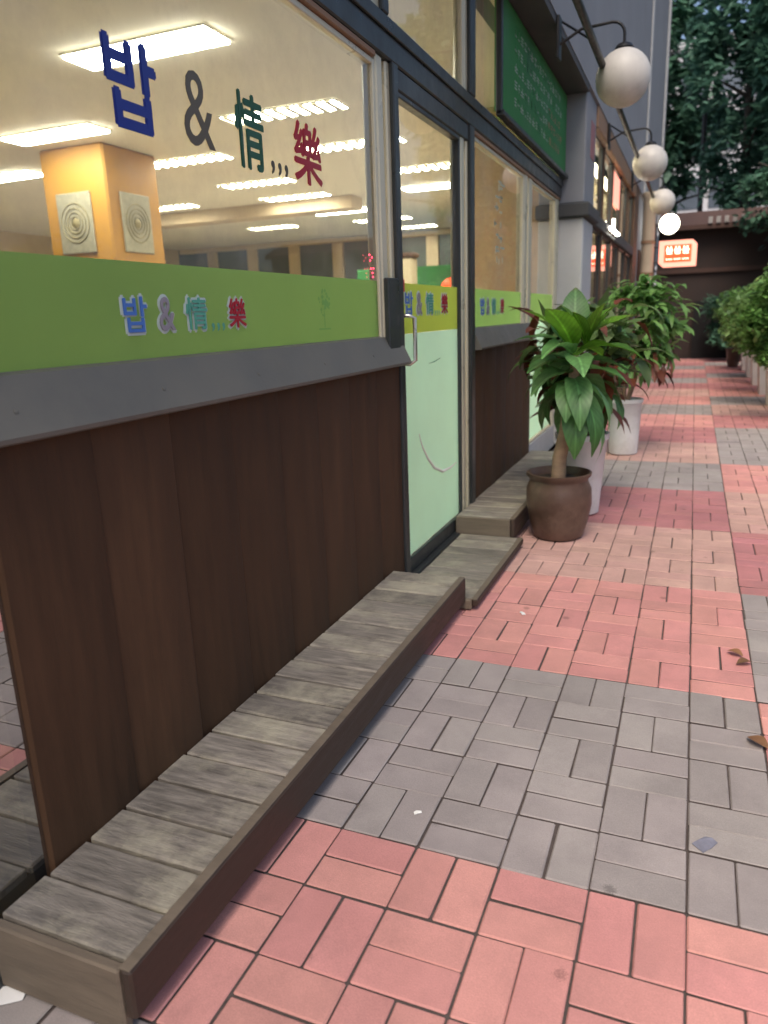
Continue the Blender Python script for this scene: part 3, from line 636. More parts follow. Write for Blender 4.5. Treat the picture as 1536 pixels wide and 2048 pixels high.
def ceiling_light(x0, x1, y, bright, label):
    x0, x1, y = lx(x0), lx(x1), ly(y); w = .30
    if x1 > -1.75: x1 = -1.75
    y -= .06*bright; t = thing('ceiling_light', ((x0+x1)/2, y, ZC), label, 'ceiling light', 'ceiling lights in the restaurant')
    z = ZC-.002; f = MB()
    f.cbox(x0-.015, x0, y-w/2-.015, y+w/2+.015, z-.014, z, .003).cbox(x1, x1+.015, y-w/2-.015, y+w/2+.015, z-.014, z, .003)
    f.cbox(x0, x1, y-w/2-.015, y-w/2, z-.014, z, .003).cbox(x0, x1, y+w/2, y+w/2+.015, z-.014, z, .003)
    f.build('frame', 'ceiling_paint', t)
    d = MB()
    if bright:
        d.box(x0+.002, x1-.002, y-w/2+.002, y+w/2-.002, z-.03, z-.012); d.build('diffuser', 'light_bright', t)
    else:
        d.box(x0+.002, x1-.002, y-w/2+.002, y+w/2-.002, z-.010, z-.004); d.build('diffuser', 'light_soft', t)
        n = 9
        for k in range(n):
            xx = x0+(x1-x0)*(k+.5)/n; q = MB(); q.box(xx-.028, xx+.028, y-w/2+.003, y+w/2-.003, z-.026, z-.0105); q.build('louvre', 'pale_frame', t)
for a in L: ceiling_light(*a)
# lights over the rest of the room, outside the view
t = None
px0, px1, py0, py1 = -6.78, -5.93, 5.10, 5.94
P = thing('pillar', ((px0+px1)/2, (py0+py1)/2, 0), 'square orange painted pillar inside the restaurant', 'pillar')
m = MB(); m.cbox(px0, px1, py0, py1, .0, 3.045, .02); m.build('shaft', 'orange_paint', P)
m = MB(); m.cbox(px0-.03, px1+.03, py0-.03, py1+.03, .001, .12, .01); m.build('base', 'brown_trim', P)
def plaque(face, label):
    if face == 'front':
        c = ((px0+px1)/2-.02, py0-.003, 2.30); t = thing('wall_plaque', c, label, 'plaque', 'plaques on the orange pillar')
        R_ = lambda a, b, c_: (c[0]+a, c[1]-c_, c[2]+b)
    else:
        c = (px1+.003, (py0+py1)/2-.02, 2.30); t = thing('wall_plaque', c, label, 'plaque', 'plaques on the orange pillar')
        R_ = lambda a, b, c_: (c[0]+c_, c[1]+a, c[2]+b)
    def add(name, src, mt, smooth=None):
        src.v = [R_(*v) for v in src.v]
        src.build(name, mt, t, smooth)
    q = MB(); q.cbox(-.23, .23, -.30, .30, .0, .02, .006)
    # local axes: a across, b up, c out
    add('plate', q, 'plaque_metal')
    for rad in (.185, .14, .10, .06):
        q = MB(); N = 40
        pts = [(rad*math.cos(2*PI*k/N), rad*1.05*math.sin(2*PI*k/N), .024) for k in range(N+1)]
        q.tube(pts, .005, 6); add('ring', q, 'plaque_gold', 60)
    q = MB(); N = 20
    q.v = [(0.05*math.cos(2*PI*k/N), .05*math.sin(2*PI*k/N), .021) for k in range(N)]+[(0, 0, .05)]
    q.f = [(k, (k+1) % N, N) for k in range(N)]; q.m = [0]*N
    add('boss', q, 'plaque_gold', 60)
plaque('front', 'square metal plaque with round ornament on the bright front of the orange pillar')
plaque('side', 'square metal plaque with round ornament on the shaded right side of the orange pillar')
for (a, b, mt, nm, lb) in ((5.18, 5.48, 'paper_white', 'poster', 'white paper notice low on the right side of the orange pillar'), (5.50, 5.92, 'paint_red', 'poster', 'red notice low on the right side of the orange pillar')):
    q = MB(); q.box(px1+.003, px1+.006, a, b, 1.55, 1.86); tag(q.build(nm, mt, None, origin=(px1, a, 1.55)), lb, 'notice')
# things seen through the door
c = thing('serving_counter', (-4.4, 11.9, 0), 'green fronted counter deep inside, seen through the glass door', 'counter')
m = MB(); m.cbox(-6.2, -2.4, 11.6, 12.2, 0, 1.55, .02); m.build('cabinet', 'paper_white', c)
m = MB(); m.cbox(-6.2, -2.4, 11.9, 12.3, 1.56, 2.1, .02); m.build('green_panel', 'sign_green', c)
pz = thing('lantern', (-4.25, 11.7, 1.551), 'round orange lantern on the counter, seen through the glass door', 'lantern')
m = MB(); m.lathe([(.02, 0), (.12, .02), (.2, .10), (.22, .16), (.2, .22), (.12, .29), (.02, .31)], (-4.25, 11.7, 1.56), 20); m.build('shade', 'sign_lit_red', pz, 60)
m = MB(); m.lathe([(.06, 0), (.06, .03)], (-4.25, 11.7, 1.871), 14); m.build('cap', 'brown_trim', pz, 40)
cp = thing('post', (-4.0, 10.0, 0), 'pale cream post standing inside, seen left in the glass door', 'post')
m = MB(); m.cbox(-4.32, -4.08, 9.1, 9.34, 0, 2.05, .02); m.build('shaft', 'curtain', cp)
m = MB(); m.cbox(-4.35, -4.05, 9.07, 9.37, 2.051, 2.12, .02); m.build('cap', 'brown_trim', cp)
# shop lamp
sl = thing('tube_lamp', (-1.19, 7.9, 2.08), 'glowing tube lamp on the transom of the further shop', 'lamp')
m = MB(); m.cbox(-1.208, -1.185, 7.35, 8.35, 2.06, 2.11, .005); m.build('batten', 'paper_white', sl)
m = MB(); m.tube([(-1.168, 7.42, 2.082), (-1.168, 8.28, 2.082)], .014, 10); m.build('tube', 'light_bright', sl, 60)
sl = thing('curtain_glow_strip', (-1.45, 8.6, 2.84), 'unseen strip added to make the curtains of the further shop glow', 'lamp')  # added emitter between glass and curtain, only there to brighten the curtain
m = MB(); m.box(-1.50, -1.42, 6.6, 11.0, 2.80, 2.835); m.build('strip', 'light_shop', sl)

# ================================================================== SIGNS
sg = thing('sign_board', (-1.40, 4.45, 2.36), 'green sign board above the second window under the soffit', 'sign')
m = MB(); m.cbox(-1.43, -1.385, 3.26, 5.62, 2.37, 2.99, .008); m.build('panel', 'sign_green', sg)
m = MB(); m.cbox(-1.41, -1.375, 3.22, 3.258, 2.345, 2.995, .004); m.build('side_frame', 'dark_frame', sg)
m = MB(); m.cbox(-1.41, -1.36, 3.22, 5.64, 2.337, 2.368, .004); m.build('bottom_frame', 'dark_frame', sg)
rr = random.Random(21); a_ = MB(); b_ = MB()
for row in range(5):
    z = 2.89-row*.095; y = 3.6
    while y < 5.3:
        w_ = rr.uniform(.04, .11); tgt = b_ if (y > 4.7 and row > 1) else a_
        for j in range(3):
            if rr.random() < .6: tgt.box(-1.3848, -1.3842, y, y+w_*.9, z-.018*j, z-.018*j+.007)
            else: tgt.box(-1.3848, -1.3842, y+w_*.4, y+w_*.5, z-.04, z+.012)
        y += w_+.03
tag(a_.build('pale_marks', 'sign_mark_white', sg), kind='stuff'); tag(b_.build('orange_marks', 'sign_mark_red', sg), kind='stuff')
# illuminated box sign
bs = thing('light_box_sign', (-.60, 12.3, 1.87), 'glowing red and white box sign hung out over the path', 'sign')
def oct_(x0, x1, z0, z1, y, c=.07): return [(x0, y, z0+c), (x0+c, y, z0), (x1, y, z0), (x1, y, z1-c), (x1-c, y, z1), (x0, y, z1)]
m = MB(); A = oct_(-.885, -.305, 1.875, 2.285, 12.28); Bk = [(x, 12.44, z) for x, y, z in A]; n = len(A)
m.v = A+Bk; m.f = [tuple(range(n)), tuple(reversed(range(n, 2*n)))]+[(k, n+k, n+(k+1) % n, (k+1) % n) for k in range(n)]; m.m = [0]*len(m.f)
m.build('box', 'sign_lit_pink', bs)
m = MB(); m.box(-.80, -.385, 12.274, 12.279, 1.945, 2.215); face = m.build('face', 'sign_lit_red', bs)
m = MB(); rr = random.Random(4)
for k in range(3):
    x = -.77+k*.125
    for j in range(2): m.box(x+.012+.05*j, x+.03+.05*j, 12.270, 12.273, 2.08, 2.19)
    m.box(x, x+.10, 12.268, 12.2695, 2.125, 2.142); m.box(x+.01, x+.09, 12.268, 12.2695, 2.075, 2.092)
    for j in range(3): m.box(x+.036*j, x+.024+.036*j, 12.268, 12.2695, 1.985, 2.0)
m.build('light_marks', 'sign_lit_white', face)
m = MB(); m.tube([(-1.02, 12.36, 2.20), (-.88, 12.36, 2.20)], .014, 8).tube([(-1.02, 12.36, 1.96), (-.88, 12.36, 1.96)], .014, 8); m.build('bracket', 'iron_dark', bs)
cpipe = thing('column', (-1.06, 12.2, 0), 'slim cream column at the end of the further shop', 'column')
m = MB(); m.lathe([(.115, 0), (.115, .06), (.10, .1), (.10, 2.95), (.12, 2.98), (.12, 3.04)], (-1.06, 12.2, 0), 20); m.build('shaft', 'cream_pipe', cpipe, 40)
m = MB(); m.lathe([(.112, 0), (.112, .05)], (-1.06, 12.2, 2.25), 20); m.build('clamp_band', 'wood_fascia', cpipe, 40)
m = MB(); m.lathe([(.112, 0), (.112, .05)], (-1.06, 12.2, 1.75), 20); m.build('clamp_band', 'wood_fascia', cpipe, 40)
q = MB(); q.box(SX+.014, SX+.018, 8.3, 9.1, 2.45, 2.80); tag(q.build('banner', 'sign_lit_pink', None, origin=(SX, 8.3, 2.45)), 'glowing pink banner in the upper window of the further shop', 'banner')
q = MB(); q.box(-1.2215, -1.218, 5.95, 6.2, 2.55, 2.85); tag(q.build('poster', 'poster_pink', None, origin=(-1.22, 5.95, 2.55)), 'faded reddish poster high on the concrete pillar', 'poster')

# ================================================================== WOODEN STEPS
pl = MB(); pl.cbox(0, .318, .004, .1105, -.022, 0, .003); PLANK = pl.mesh('plank', 'deck_wood')
pl = MB(); pl.cbox(0, .318, .0045, .1105, -.022, 0, .005); PLANK2 = pl.mesh('plank', 'deck_wood')
def deck(y0, y1, x0, x1, z, label, legs=True):
    t = thing('wooden_step', ((x0+x1)/2, y0, 0), label, 'step', 'wooden steps along the shop front')
    w = wloc(t); n = round((y1-y0)/.1145); st = (y1-y0-.02)/n
    for k in range(n):
        inst('plank', random.choice((PLANK, PLANK2)), t, (x0-w.x, y0+.02+k*st-w.y, z+random.uniform(-.0015, .0015)), (random.uniform(-.006, .006), random.uniform(-.003, .003), random.uniform(-.004, .004)), ((x1-x0-.026)/.318, st/.1145, 1))
    m = MB(); m.cbox(x1-.024, x1, y0, y1, min(.045, z*.4), z+.001, .005); m.build('front_board', 'deck_fascia', t)
    m = MB(); m.cbox(x1-.026, x1-.002, y0+.001, y1-.001, z+.0012, z+.0035, .001); m.build('edge_strip', 'deck_end', t)
    m = MB(); m.cbox(x0, x1-.025, y0-.004, y0+.018, .006, z-.001, .004); m.build('end_board', 'deck_end', t)
    m = MB(); m.cbox(x0, x1-.025, y1-.016, y1-.001, .006, z-.024, .003); m.build('end_board', 'deck_end', t)
    m = MB(); m.box(x0+.01, x0+.04, y0+.02, y1-.02, -.006, z-.024).box(x1-.08, x1-.045, y0+.02, y1-.02, -.006, z-.024); m.build('bearer', 'deck_fascia', t)
    return t
deck(-.64, 1.45, -1.425, -1.095, .15, 'long low wooden step nearest the camera below the large window')
deck(1.452, 2.40, -1.395, -1.045, .052, 'lowest wooden step in front of the glass door')
deck(2.402, 4.5, -1.425, -1.095, .15, 'wooden step beyond the door, behind the brown clay pot')

# ================================================================== GLOBE LAMPS
rail_x, rail_z = -.90, 2.70
def globe(y, lit, label, k):
    t = thing('globe_lamp', (-1.2, y, 2.95), label, 'lamp', 'globe lamps along the building')
    gx, gz, r = -.784, 2.64, .168
    m = MB(); N = 16; m.lathe([(max(.004, r*math.sin(PI*j/N)), -r*math.cos(PI*j/N)) for j in range(N+1)], (gx, y, gz), 32)
    gl = m.build('globe', 'globe_lit' if lit else 'globe_white', t, 80)
    m = MB(); m.lathe([(.055, .005), (.058, .02), (.045, .04), (.02, .052)], (gx, y, gz+r-.02), 18); m.build('collar', 'iron_dark', t, 40)
    a = [(-1.2, y, 2.88), (-1.05, y, 2.955), (-.86, y, 2.965)]+[(-.86+.076*math.sin(s), y, 2.889+.076*math.cos(s)) for s in (.4, .8, 1.2, 1.55)]+[(gx, y, gz+r+.03)]
    m = MB(); m.tube(a, .0095, 8); m.build('arm', 'iron_dark', t, 60)
    m = MB(); m.cbox(-1.199, -1.18, y-.05, y+.05, 2.80, 2.96+.085, .004); m.build('wall_plate', 'iron_dark', t)
    return t
for k, (y, lit, lb) in enumerate(((4.0, 0, 'large unlit white globe lamp nearest the camera'), (7.1, 0, 'second unlit white globe lamp along the wall'), (10.2, 0, 'small unlit globe lamp just above the glowing one'), (13.3, 1, 'glowing globe lamp above the red box sign'))):
    globe(y, lit, lb, k)
rl = thing('lamp_rail', (rail_x, 6, rail_z), 'dark iron rail running past the globe lamps along the wall', 'rail')
m = MB(); m.tube([(rail_x, 1.2, rail_z), (rail_x, 10.2, rail_z)], .022, 10); m.build('bar', 'iron_dark', rl, 60)
for y in (1.5, 4.12, 7.22, 10.1):
    m = MB(); m.tube([(-1.2, y, rail_z+.36), (-1.0, y, rail_z+.22), (rail_x, y, rail_z)], .008, 6); m.build('stay', 'iron_dark', rl, 60)

# ================================================================== PLANTS
def leaf_mesh(name, mt, arch=1.0, fold=.25, tip=1.0, seg=7, wave=0.0):
    """blade of length 1 along +X, width 1 (scaled later), arching downward"""
    m = MB(); rows = []
    for i in range(seg+1):
        t = i/seg; wd = .5*(math.sin(PI*min(1, t*.93+.05)**.85))**.9*(1 if t < 1 else .05)
        wd = max(wd, .03)
        ang = arch*t; x = t if arch == 0 else math.sin(ang)/arch; z = 0 if arch == 0 else -(1-math.cos(ang))/arch
        b = len(m.v)
        for sgn in (-1, 0, 1):
            m.v.append((x, sgn*wd, z+abs(sgn)*fold*wd*.25+wave*math.sin(t*9+sgn)*wd*abs(sgn)*.3))
        rows.append(b)
    for a, b in zip(rows, rows[1:]):
        for k in (0, 1): m.f.append((a+k, b+k, b+k+1, a+k+1)); m.m.append(0)
    return m.mesh(name, mt, 80)
LEAF = {mt: [leaf_mesh('leaf', mt, a, f_, wave=w) for a, f_, w in ((.5, .5, .2), (1.1, .6, .3), (1.7, .5, .2))] for mt in ('leaf_broad', 'leaf_bright', 'leaf_olive', 'leaf_rust', 'leaf_bush')}
def put_leaf(t, mt, base, az, el, ln, wd, v=None, name='leaf', twist=0):
    w = wloc(t); v = random.randrange(3) if v is None else v
    o = inst(name, LEAF[mt][v], t, Vector(base)-w, (twist, -el, az), (ln, wd, ln))
    o.rotation_mode = 'XYZ'; return o
def pot_round(name, t, c, prof, mt, soil_r, soil_z, wob=0.0):
    m = MB(); m.lathe(prof, c, 32, wob); p = m.build(name, mt, t, 50)
    m = MB(); m.lathe([(soil_r, 0), (soil_r, .012), (soil_r*.5, .025), (.01, .02)], (c[0], c[1], c[2]+soil_z), 24, .02); m.build('soil', 'pot_soil', t, 60)
    return p
def foliage(c, rad, n, size, rnd, clumps=14, cr=(.22, .42)):
    """many small folded leaf faces grouped in clumps through a crown's volume"""
    m = MB(); C_ = []
    for k in range(clumps):
        while True:
            u = Vector((rnd.uniform(-1, 1), rnd.uniform(-1, 1), rnd.uniform(-1, 1)))
            if u.length < 1: break
        u = u.normalized()*u.length**.5
        C_.append((Vector((c[0]+u.x*rad[0]*.72, c[1]+u.y*rad[1]*.72, c[2]+u.z*rad[2]*.78)), rnd.uniform(*cr)))
    for k in range(n):
        cc, r = rnd.choice(C_)
        d = Vector((rnd.gauss(0, 1), rnd.gauss(0, 1), rnd.gauss(0, 1)));
        d = d.normalized()*(rnd.random()**.45)*r
        p = cc+Vector((d.x*rad[0], d.y*rad[1], d.z*rad[2]*.8))
        s = size*rnd.uniform(.6, 1.5); a = Vector((rnd.uniform(-1, 1), rnd.uniform(-1, 1), rnd.uniform(-.8, .4))).normalized()
        b = a.cross(Vector((rnd.uniform(-.4, .4), rnd.uniform(-.4, .4), 1))).normalized()*.27
        m.quad(p, p+(a*.5+b)*s, p+a*s, p+(a*.5-b)*s)
    return m
# corn plant in the brown clay pot
c0 = (-.905, 2.66, .002)
t = thing('potted_plant', c0, 'broad leaved plant with thick trunk in the brown clay pot', 'potted plant')
pot_round('pot', t, c0, [(.115, 0), (.135, .012), (.158, .09), (.178, .2), (.176, .285), (.158, .325), (.160, .34), (.176, .356), (.178, .370), (.166, .372), (.150, .345), (.148, .32)], 'pot_brown', .152, .315, .012)
m = MB(); m.tube([(c0[0]-.005, c0[1], .30), (c0[0]+.0, c0[1], .45), (c0[0]+.028, c0[1]+.01, .6), (c0[0]+.05, c0[1], .78), (c0[0]+.075, c0[1], 1.0)], [.042, .039, .036, .036, .022], 12); m.build('trunk', 'bark_tan', t, 60)
top = Vector((c0[0]+.06, c0[1], .86)); rp = random.Random(12)
for k in range(28):
    h = k/27; az = k*2.399+rp.uniform(-.5, .5); el = -.5+1.45*h+rp.uniform(-.35, .3)
    ln = (.37-.07*h)*rp.uniform(.8, 1.25); wd = rp.uniform(.12, .165)
    base = top+Vector((.02*math.cos(az), .02*math.sin(az), -.10+.34*h))
    put_leaf(t, 'leaf_bright' if (h > .7 and rp.random() < .7) else 'leaf_broad', base, az, el, ln, wd, 2 if h < .4 else (1 if h < .8 else 0))
# tall upright bright tuft
for k in range(7):
    az = k*.9; put_leaf(t, 'leaf_bright', top+Vector((.06, .0, .20)), az, 1.15-.1*(k % 3), .26, .085, 0)
# croton in a white pot
c1 = (-.86, 3.22, .002)
t = thing('potted_plant', c1, 'reddish and dark leaved plant in the white pot right behind the brown one', 'potted plant')
pot_round('pot', t, c1, [(.10, 0), (.115, .01), (.13, .2), (.15, .46), (.162, .47), (.162, .505), (.146, .505), (.14, .46)], 'pot_white', .141, .455)
rp = random.Random(31)
for s in range(6):
    a = s*1.05; ex, ey, ez = c1[0]+.30*math.cos(a), c1[1]+.24*math.sin(a), 1.0+rp.uniform(-.08, .32)
    m = MB(); m.tube([(c1[0]+.03*math.cos(a), c1[1]+.03*math.sin(a), .46), (c1[0]+.12*math.cos(a), c1[1]+.1*math.sin(a), .72), (ex, ey, ez)], [.012, .010, .006], 7); m.build('stem', 'bark_tan', t, 60)
    for k in range(19):
        h = k/18; az = a+k*2.399; base = (c1[0]+(.10+.18*h)*math.cos(a), c1[1]+(.10+.14*h)*math.sin(a), .66+(ez-.64)*h)
        put_leaf(t, 'leaf_rust' if rp.random() < .42 else ('leaf_broad' if rp.random() < .5 else 'leaf_olive'), base, az, rp.uniform(-.7, .7), rp.uniform(.18, .29), rp.uniform(.06, .085))
f = foliage((c1[0]-.02, c1[1], 1.0), (.34, .28, .34), 420, .12, rp, 16); tag(f.build('small_leaves', 'leaf_olive', t), kind='stuff')
for k in range(26):
    a = rp.uniform(0, 6.28); put_leaf(t, 'leaf_rust' if k % 2 else 'leaf_olive', (c1[0]+.30*math.cos(a)-.02, c1[1]+.2*math.sin(a), rp.uniform(.8, 1.32)), a+rp.uniform(-.8, .8), rp.uniform(-.6, .8), rp.uniform(.15, .24), rp.uniform(.05, .08))
# bush in the further white pot
c2 = (-.775, 5.32, .002)
t = thing('potted_plant', c2, 'tall light green bushy plant in the further white pot', 'potted plant')
pot_round('pot', t, c2, [(.105, 0), (.12, .01), (.128, .2), (.138, .44), (.15, .45), (.15, .48), (.134, .48), (.13, .44)], 'pot_white', .131, .435)
rp = random.Random(41); cl = MB()
for s in range(7):
    a = s*.9; m = MB(); m.tube([(c2[0]+.02*math.cos(a), c2[1]+.02*math.sin(a), .44), (c2[0]+.12*math.cos(a), c2[1]+.1*math.sin(a), .8), (c2[0]+.3*math.cos(a), c2[1]+.25*math.sin(a), 1.15)], [.014, .011, .005], 7); m.build('stem', 'bark_tan', t, 60)
for k in range(275):
    while True:
        u = Vector((rp.uniform(-1, 1), rp.uniform(-1, 1), rp.uniform(-1, 1)))
        if .25 < u.length < 1: break
    base = (c2[0]+.06+u.x*.42, c2[1]+u.y*.38, 1.08+u.z*.42+.05*u.x)
    put_leaf(t, 'leaf_bush' if rp.random() < .85 else ('leaf_rust' if base[2] < .95 else 'leaf_olive'), base, math.atan2(u.y, u.x)+rp.uniform(-.9, .9), u.z*.5+rp.uniform(-.4, .5), rp.uniform(.11, .19), rp.uniform(.036, .056))
f = foliage((c2[0]+.08, c2[1], 1.10), (.46, .42, .40), 1900, .10, rp, 30, (.15, .34)); tag(f.build('small_leaves', 'leaf_bush', t), kind='stuff')
for k in range(18):   # drooping rusty leaves low on the path side
    a = rp.uniform(-1.6, .5); put_leaf(t, 'leaf_rust', (c2[0]+.22+rp.uniform(-.1, .1), c2[1]+rp.uniform(-.2, .1), .82+rp.uniform(-.12, .10)), a, -.7+rp.uniform(-.3, .4), rp.uniform(.14, .22), rp.uniform(.05, .07))

def planter(x, y, s, h, label, rnd, hue='leaf_hedge'):
    t = thing('planter_bush', (x, y, .001), label, 'planter', 'bushes in pale planters along the right side')
    w = .24
    m = MB(); m.mi = 0
    A = [(-w*.82, -w*.82, 0), (w*.82, -w*.82, 0), (w*.82, w*.82, 0), (-w*.82, w*.82, 0)]; T = [(-w, -w, .52), (w, -w, .52), (w, w, .52), (-w, w, .52)]
    m.v = [(x+a, y+b, .001+z) for a, b, z in A+T]; m.f = [(3, 2, 1, 0), (0, 1, 5, 4), (1, 2, 6, 5), (2, 3, 7, 6), (3, 0, 4, 7), (4, 5, 6, 7)]; m.m = [0]*6
    box = m.build('box', 'planter_white', t)
    r = MB(); r.cbox(x-w-.02, x+w+.02, y-w-.02, y-w+.02, .522, .57, .006).cbox(x-w-.02, x+w+.02, y+w-.02, y+w+.02, .522, .57, .006).cbox(x-w-.02, x-w+.02, y-w+.02, y+w-.02, .522, .57, .006).cbox(x+w-.02, x+w+.02, y-w+.02, y+w-.02, .522, .57, .006); r.build('rim', 'planter_white', box)
    q = MB(); q.box(x-w+.03, x+w-.03, y-w+.03, y+w-.03, .523, .545); q.build('soil', 'pot_soil', t)
    for k in range(4):
        a = k*1.6; st = MB(); st.tube([(x+.04*math.cos(a), y+.04*math.sin(a), .54), (x+.12*math.cos(a), y+.12*math.sin(a), .8), (x+s*.5*math.cos(a), y+s*.5*math.sin(a), .7+h*.5)], [.014, .011, .005], 6); st.build('stem', 'bark_tan', t, 60)
    f = foliage((x-.06, y, .60+h*.48), (s*1.35, s*1.2, h*.68), 8500, .075, rnd, 44, (.10, .30)); tag(f.build('foliage', hue, t), kind='stuff')
rp = random.Random(77)
for k, (y, s, h, lb) in enumerate(((7.6, .55, .95, 'nearest bush in a pale planter at the right picture edge'), (9.0, .55, 1.0, 'second bush in a pale planter from the right picture edge'), (10.4, .58, 1.0, 'third bush in a pale planter along the right side'), (11.8, .55, .95, 'fourth bush in a pale planter along the right side'), (13.2, .6, 1.0, 'fifth bush in a pale planter along the right side'), (14.7, .6, 1.0, 'furthest bush in a pale planter, beside the dark opening'))):
    planter(.84, y, s, h, lb, rp, 'leaf_hedge' if k % 2 else 'leaf_bush')
t = thing('clay_pot', (.52, 15.6, .001), 'small dark brown red clay pot standing before the furthest planter', 'pot')
m = MB(); m.lathe([(.09, 0), (.12, .1), (.14, .3), (.15, .32), (.15, .37), (.13, .37), (.12, .33)], (.52, 15.6, .001), 20); m.build('body', 'pot_brown', t, 50)
m = MB(); m.lathe([(.118, 0), (.118, .01), (.02, .02)], (.52, 15.6, .32), 16); m.build('soil', 'pot_soil', t)

# ================================================================== END OF THE PATH
e = thing('garden_wall', (1.6, 18.6, 0), 'dark brown wall with an overhanging rusty roof edge closing the path', 'wall')
m = MB(); m.box(-1.2, 9.0, 18.6, 18.9, 0, 3.0); m.build('wall_body', 'far_brown', e)
m = MB(); m.box(-.30, 1.6, 18.45, 18.599, .0, 1.35); m.build('opening_shade_box', 'far_black', e)  # solid black box; the shade inside an opening is put into its colour
rf = MB(); rf.v = [(-1.2, 18.2, 2.95), (9.0, 18.2, 2.95), (9.0, 19.3, 3.35), (-1.2, 19.3, 3.35), (-1.2, 18.2, 3.05), (9.0, 18.2, 3.05), (9.0, 19.3, 3.45), (-1.2, 19.3, 3.45)]
rf.f = [(0, 3, 2, 1), (4, 5, 6, 7), (0, 1, 5, 4), (1, 2, 6, 5), (2, 3, 7, 6), (3, 0, 4, 7)]; rf.m = [0]*6
roof = rf.build('roof_edge', 'far_rust', e)
for k in range(5):
    q = MB(); x = -.12+k*.17; q.cbox(x, x+.09, 18.15, 18.2, 3.06, 3.2, .005)
    q.build('ridge_tile', 'tile_pale', roof)
m = MB(); m.box(-1.2, 9, 18.52, 18.599, 2.0, 2.10); m.build('wall_rail', 'far_rust', e)
pl_ = thing('lamp_pole', (-.27, 28.8, 0), 'thin dark pole rising behind the roof edge into the tree crowns', 'pole')
m = MB(); m.tube([(-.27, 28.8, -.05), (-.42, 28.8, 8.6)], [.10, .08], 8); m.build('shaft', 'iron_dark', pl_)
m = MB(); m.tube([(-.42, 28.8, 8.6), (-.42, 28.8, 8.8)], [.09, .02], 8); m.build('cap', 'iron_dark', pl_)

def tree(name, x, y, h, r, label, rnd, mt, n=9000, size=.34, trunk_r=.22, base=.28):
    t = thing(name, (x, y, -.05), label, 'tree', 'trees at the end of the path')
    m = MB(); m.tube([(x, y, -.05), (x+.1, y, h*.3), (x-.1, y+.1, h*.6), (x, y, h*.92)], [trunk_r, trunk_r*.8, trunk_r*.5, trunk_r*.12], 9)
    for k in range(9):
        a = k*2.4; z0 = h*(base+.05+.06*k); L_ = r*(.85-.05*k)
        m.tube([(x, y, z0), (x+L_*.5*math.cos(a), y+L_*.5*math.sin(a), z0+.5), (x+L_*math.cos(a), y+L_*math.sin(a), z0+.75)], [trunk_r*.32, trunk_r*.2, .02], 6)
    m.build('trunk', 'bark_dark', t, 60)
    f = foliage((x, y, h*(base+1)/2), (r, r, h*(1-base)/2*1.05), int(n*1.1), size, rnd, 100, (.08, .20)); tag(f.build('crown', mt, t), kind='stuff')
rt = random.Random(90)
for a in (('broadleaf_tree', 3.4, 24.0, 15.0, 3.6, 'dark broad tree filling the upper right corner', rt, 'leaf_dark', 16000, .32, .22, .18),
          ('conifer_tree', .9, 27.5, 17.0, 2.5, 'tall dark conifer just right of the building edge', rt, 'leaf_pine', 11000, .32, .2, .16),
          ('conifer_tree', 6.4, 30.0, 16.0, 3.2, 'dark conifer behind the broad tree, far right', rt, 'leaf_pine', 9000, .40),
          ('broadleaf_tree', -2.2, 33.0, 15.0, 3.0, 'dim tree half hidden behind the building edge', rt, 'leaf_dark', 8000, .42),
          ('broadleaf_tree', 1.95, 17.0, 5.2, 1.9, 'low dark tree standing before the brown wall', rt, 'leaf_dark', 8000, .16, .09, .34)):
    tree(*a)
# bed shrubs; those by the camera added for reflections, others at the picture's edge
for k, (x, y, s, lb) in enumerate(((2.6, 1.0, 1.0, 'big shrub added out of view beside the camera for reflections'), (2.8, 4.0, 1.1, 'big unseen shrub beyond the camera, added for reflections and shading'), (2.9, 16.0, 1.2, 'dark shrub in the bed before the brown wall'), (2.7, 12.0, 1.1, 'dark shrub in the bed behind the planters'), (1.75, 17.0, .85, 'dark low shrub at the end of the row of planters'), (.72, 17.5, .92, 'small dark shrub in front of the dark opening'))):
    t = thing('shrub', (x, y, .05), lb, 'shrub', 'shrubs in the planting bed')
    m = MB()
    for q in range(5): m.tube([(x, y, .04), (x+.3*s*math.cos(q*1.3), y+.3*s*math.sin(q*1.3), .9*s)], [.03, .01], 6)
    m.build('stem', 'bark_dark', t)
    f = foliage((x, y, 1.0*s), (s, s, .95*s), 3500, .12, rt, 18); tag(f.build('foliage', 'leaf_dark', t), kind='stuff')
# pale apartment blocks behind the trees
def block(x0, x1, y0, y1, h, label, rows, cols):
    t = thing('apartment_block', ((x0+x1)/2, y0, -.05), label, 'building', 'apartment blocks behind the trees')
    m = MB(); m.box(x0, x1, y0, y1, -.05, h); w = m.build('wall', 'far_building', t)
    cw = (x1-x0)/cols; rh = h/rows
    q = MB(); q.cbox(-.36*cw, .36*cw, -.05, .02, -.28*rh, .28*rh, .02); me = q.mesh('window', 'far_window')
    s = MB(); s.cbox(-.42*cw, .42*cw, -.16, .02, -.36*rh, -.31*rh, .01); ms = s.mesh('window_sill', 'far_building')
    base = wloc(w)
    for i in range(cols):
        for j in range(rows):
            o = inst('window', me, w, Vector((x0+cw*(i+.5), y0-.03, rh*(j+.5)))-base)
            inst('window_sill', ms, o, (0, 0, 0))
    m = MB(); m.box(x0-.2, x1+.2, y0-.2, y1+.2, h, h+.5); m.build('roof', 'far_building', t)
block(-4.0, 3.5, 48, 58, 15, 'pale grey apartment block glimpsed low between the trees', 5, 4)
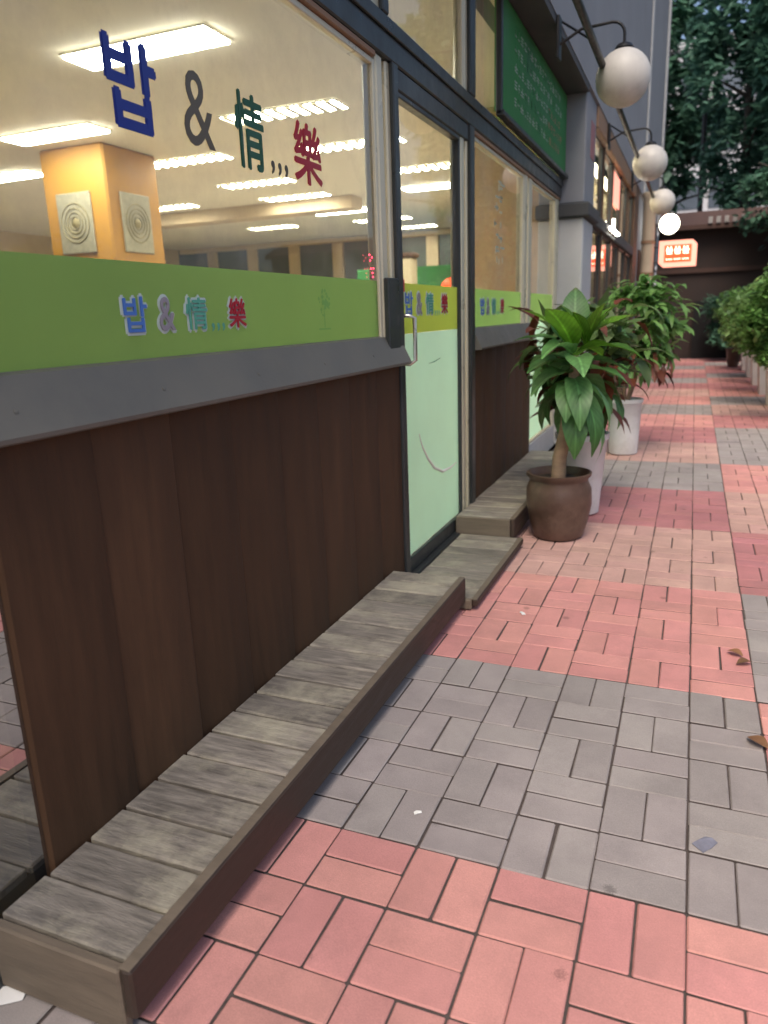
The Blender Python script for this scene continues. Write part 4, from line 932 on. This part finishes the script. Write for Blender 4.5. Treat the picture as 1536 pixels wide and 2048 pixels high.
block(4.5, 16, 60, 72, 24, 'pale taller apartment block glimpsed behind the right hand trees', 7, 5)

# ================================================================== SMALL THINGS ON THE PATH
for k, (x, y, r, s, lb) in enumerate(((-.024, 1.262, .5, .058, 'dry reddish leaf lying on grey bricks at the right edge'), (-.05, 1.335, 2.6, .06, 'dry brown leaf lying beside the reddish one at the right edge'), (-.017, .731, 2.4, .07, 'dry brown leaf nearest the camera at the right edge'))):
    m = MB(); n = 7
    for i in range(n+1):
        t_ = i/n; wd = .3*math.sin(PI*t_)*s+.001
        for sg_ in (-1, 0, 1): m.v.append((t_*s-s/2, sg_*wd, .006+abs(sg_)*.008*math.sin(PI*t_)+.006*math.sin(t_*3)))
    for i in range(n):
        for q in (0, 1): a = i*3+q; m.f.append((a, a+3, a+4, a+1)); m.m.append(0)
    o = m.build('fallen_leaf', 'leaf_dry', None, 60); o.location = (x, y, .001); o.rotation_euler.z = r
    tag(o, lb, 'leaf', 'dry leaves on the pavement')
def scrap(x, y, w, h, r, lb, nm='paper_scrap', mt='paper_white'):
    m = MB(); 
    pts = [(-w, -h, .002), (0, -h*1.1, .004), (w, -h*.8, .003), (w*1.05, h*.2, .005), (w*.8, h, .002), (-w*.1, h*.9, .006), (-w*.9, h, .003)]
    m.v = pts+[(a*.98, b*.98, c-.0015) for a, b, c in pts]; n = len(pts)
    m.f = [tuple(range(n)), tuple(reversed(range(n, 2*n)))]+[(k, n+k, n+(k+1) % n, (k+1) % n) for k in range(n)]; m.m = [0]*len(m.f)
    o = m.build(nm, mt); o.location = (x, y, .001); o.rotation_euler.z = r; tag(o, lb, 'litter')
scrap(-.84, .115, .010, .005, .6, 'tiny white paper scrap on the grey bricks')
scrap(-.858, 1.486, .016, .008, 2.2, 'tiny pale paper scrap on the pink bricks near the lowest step')
scrap(-1.40, -.655, .035, .02, .5, 'white paper scrap on the ground at the lower left corner')
mat('smear_blue', (.20, .20, .25), .7, .3, 30)
scrap(-.162, .234, .028, .017, .9, 'small crumpled blue grey scrap on the grey bricks near the right edge', mt='smear_blue')
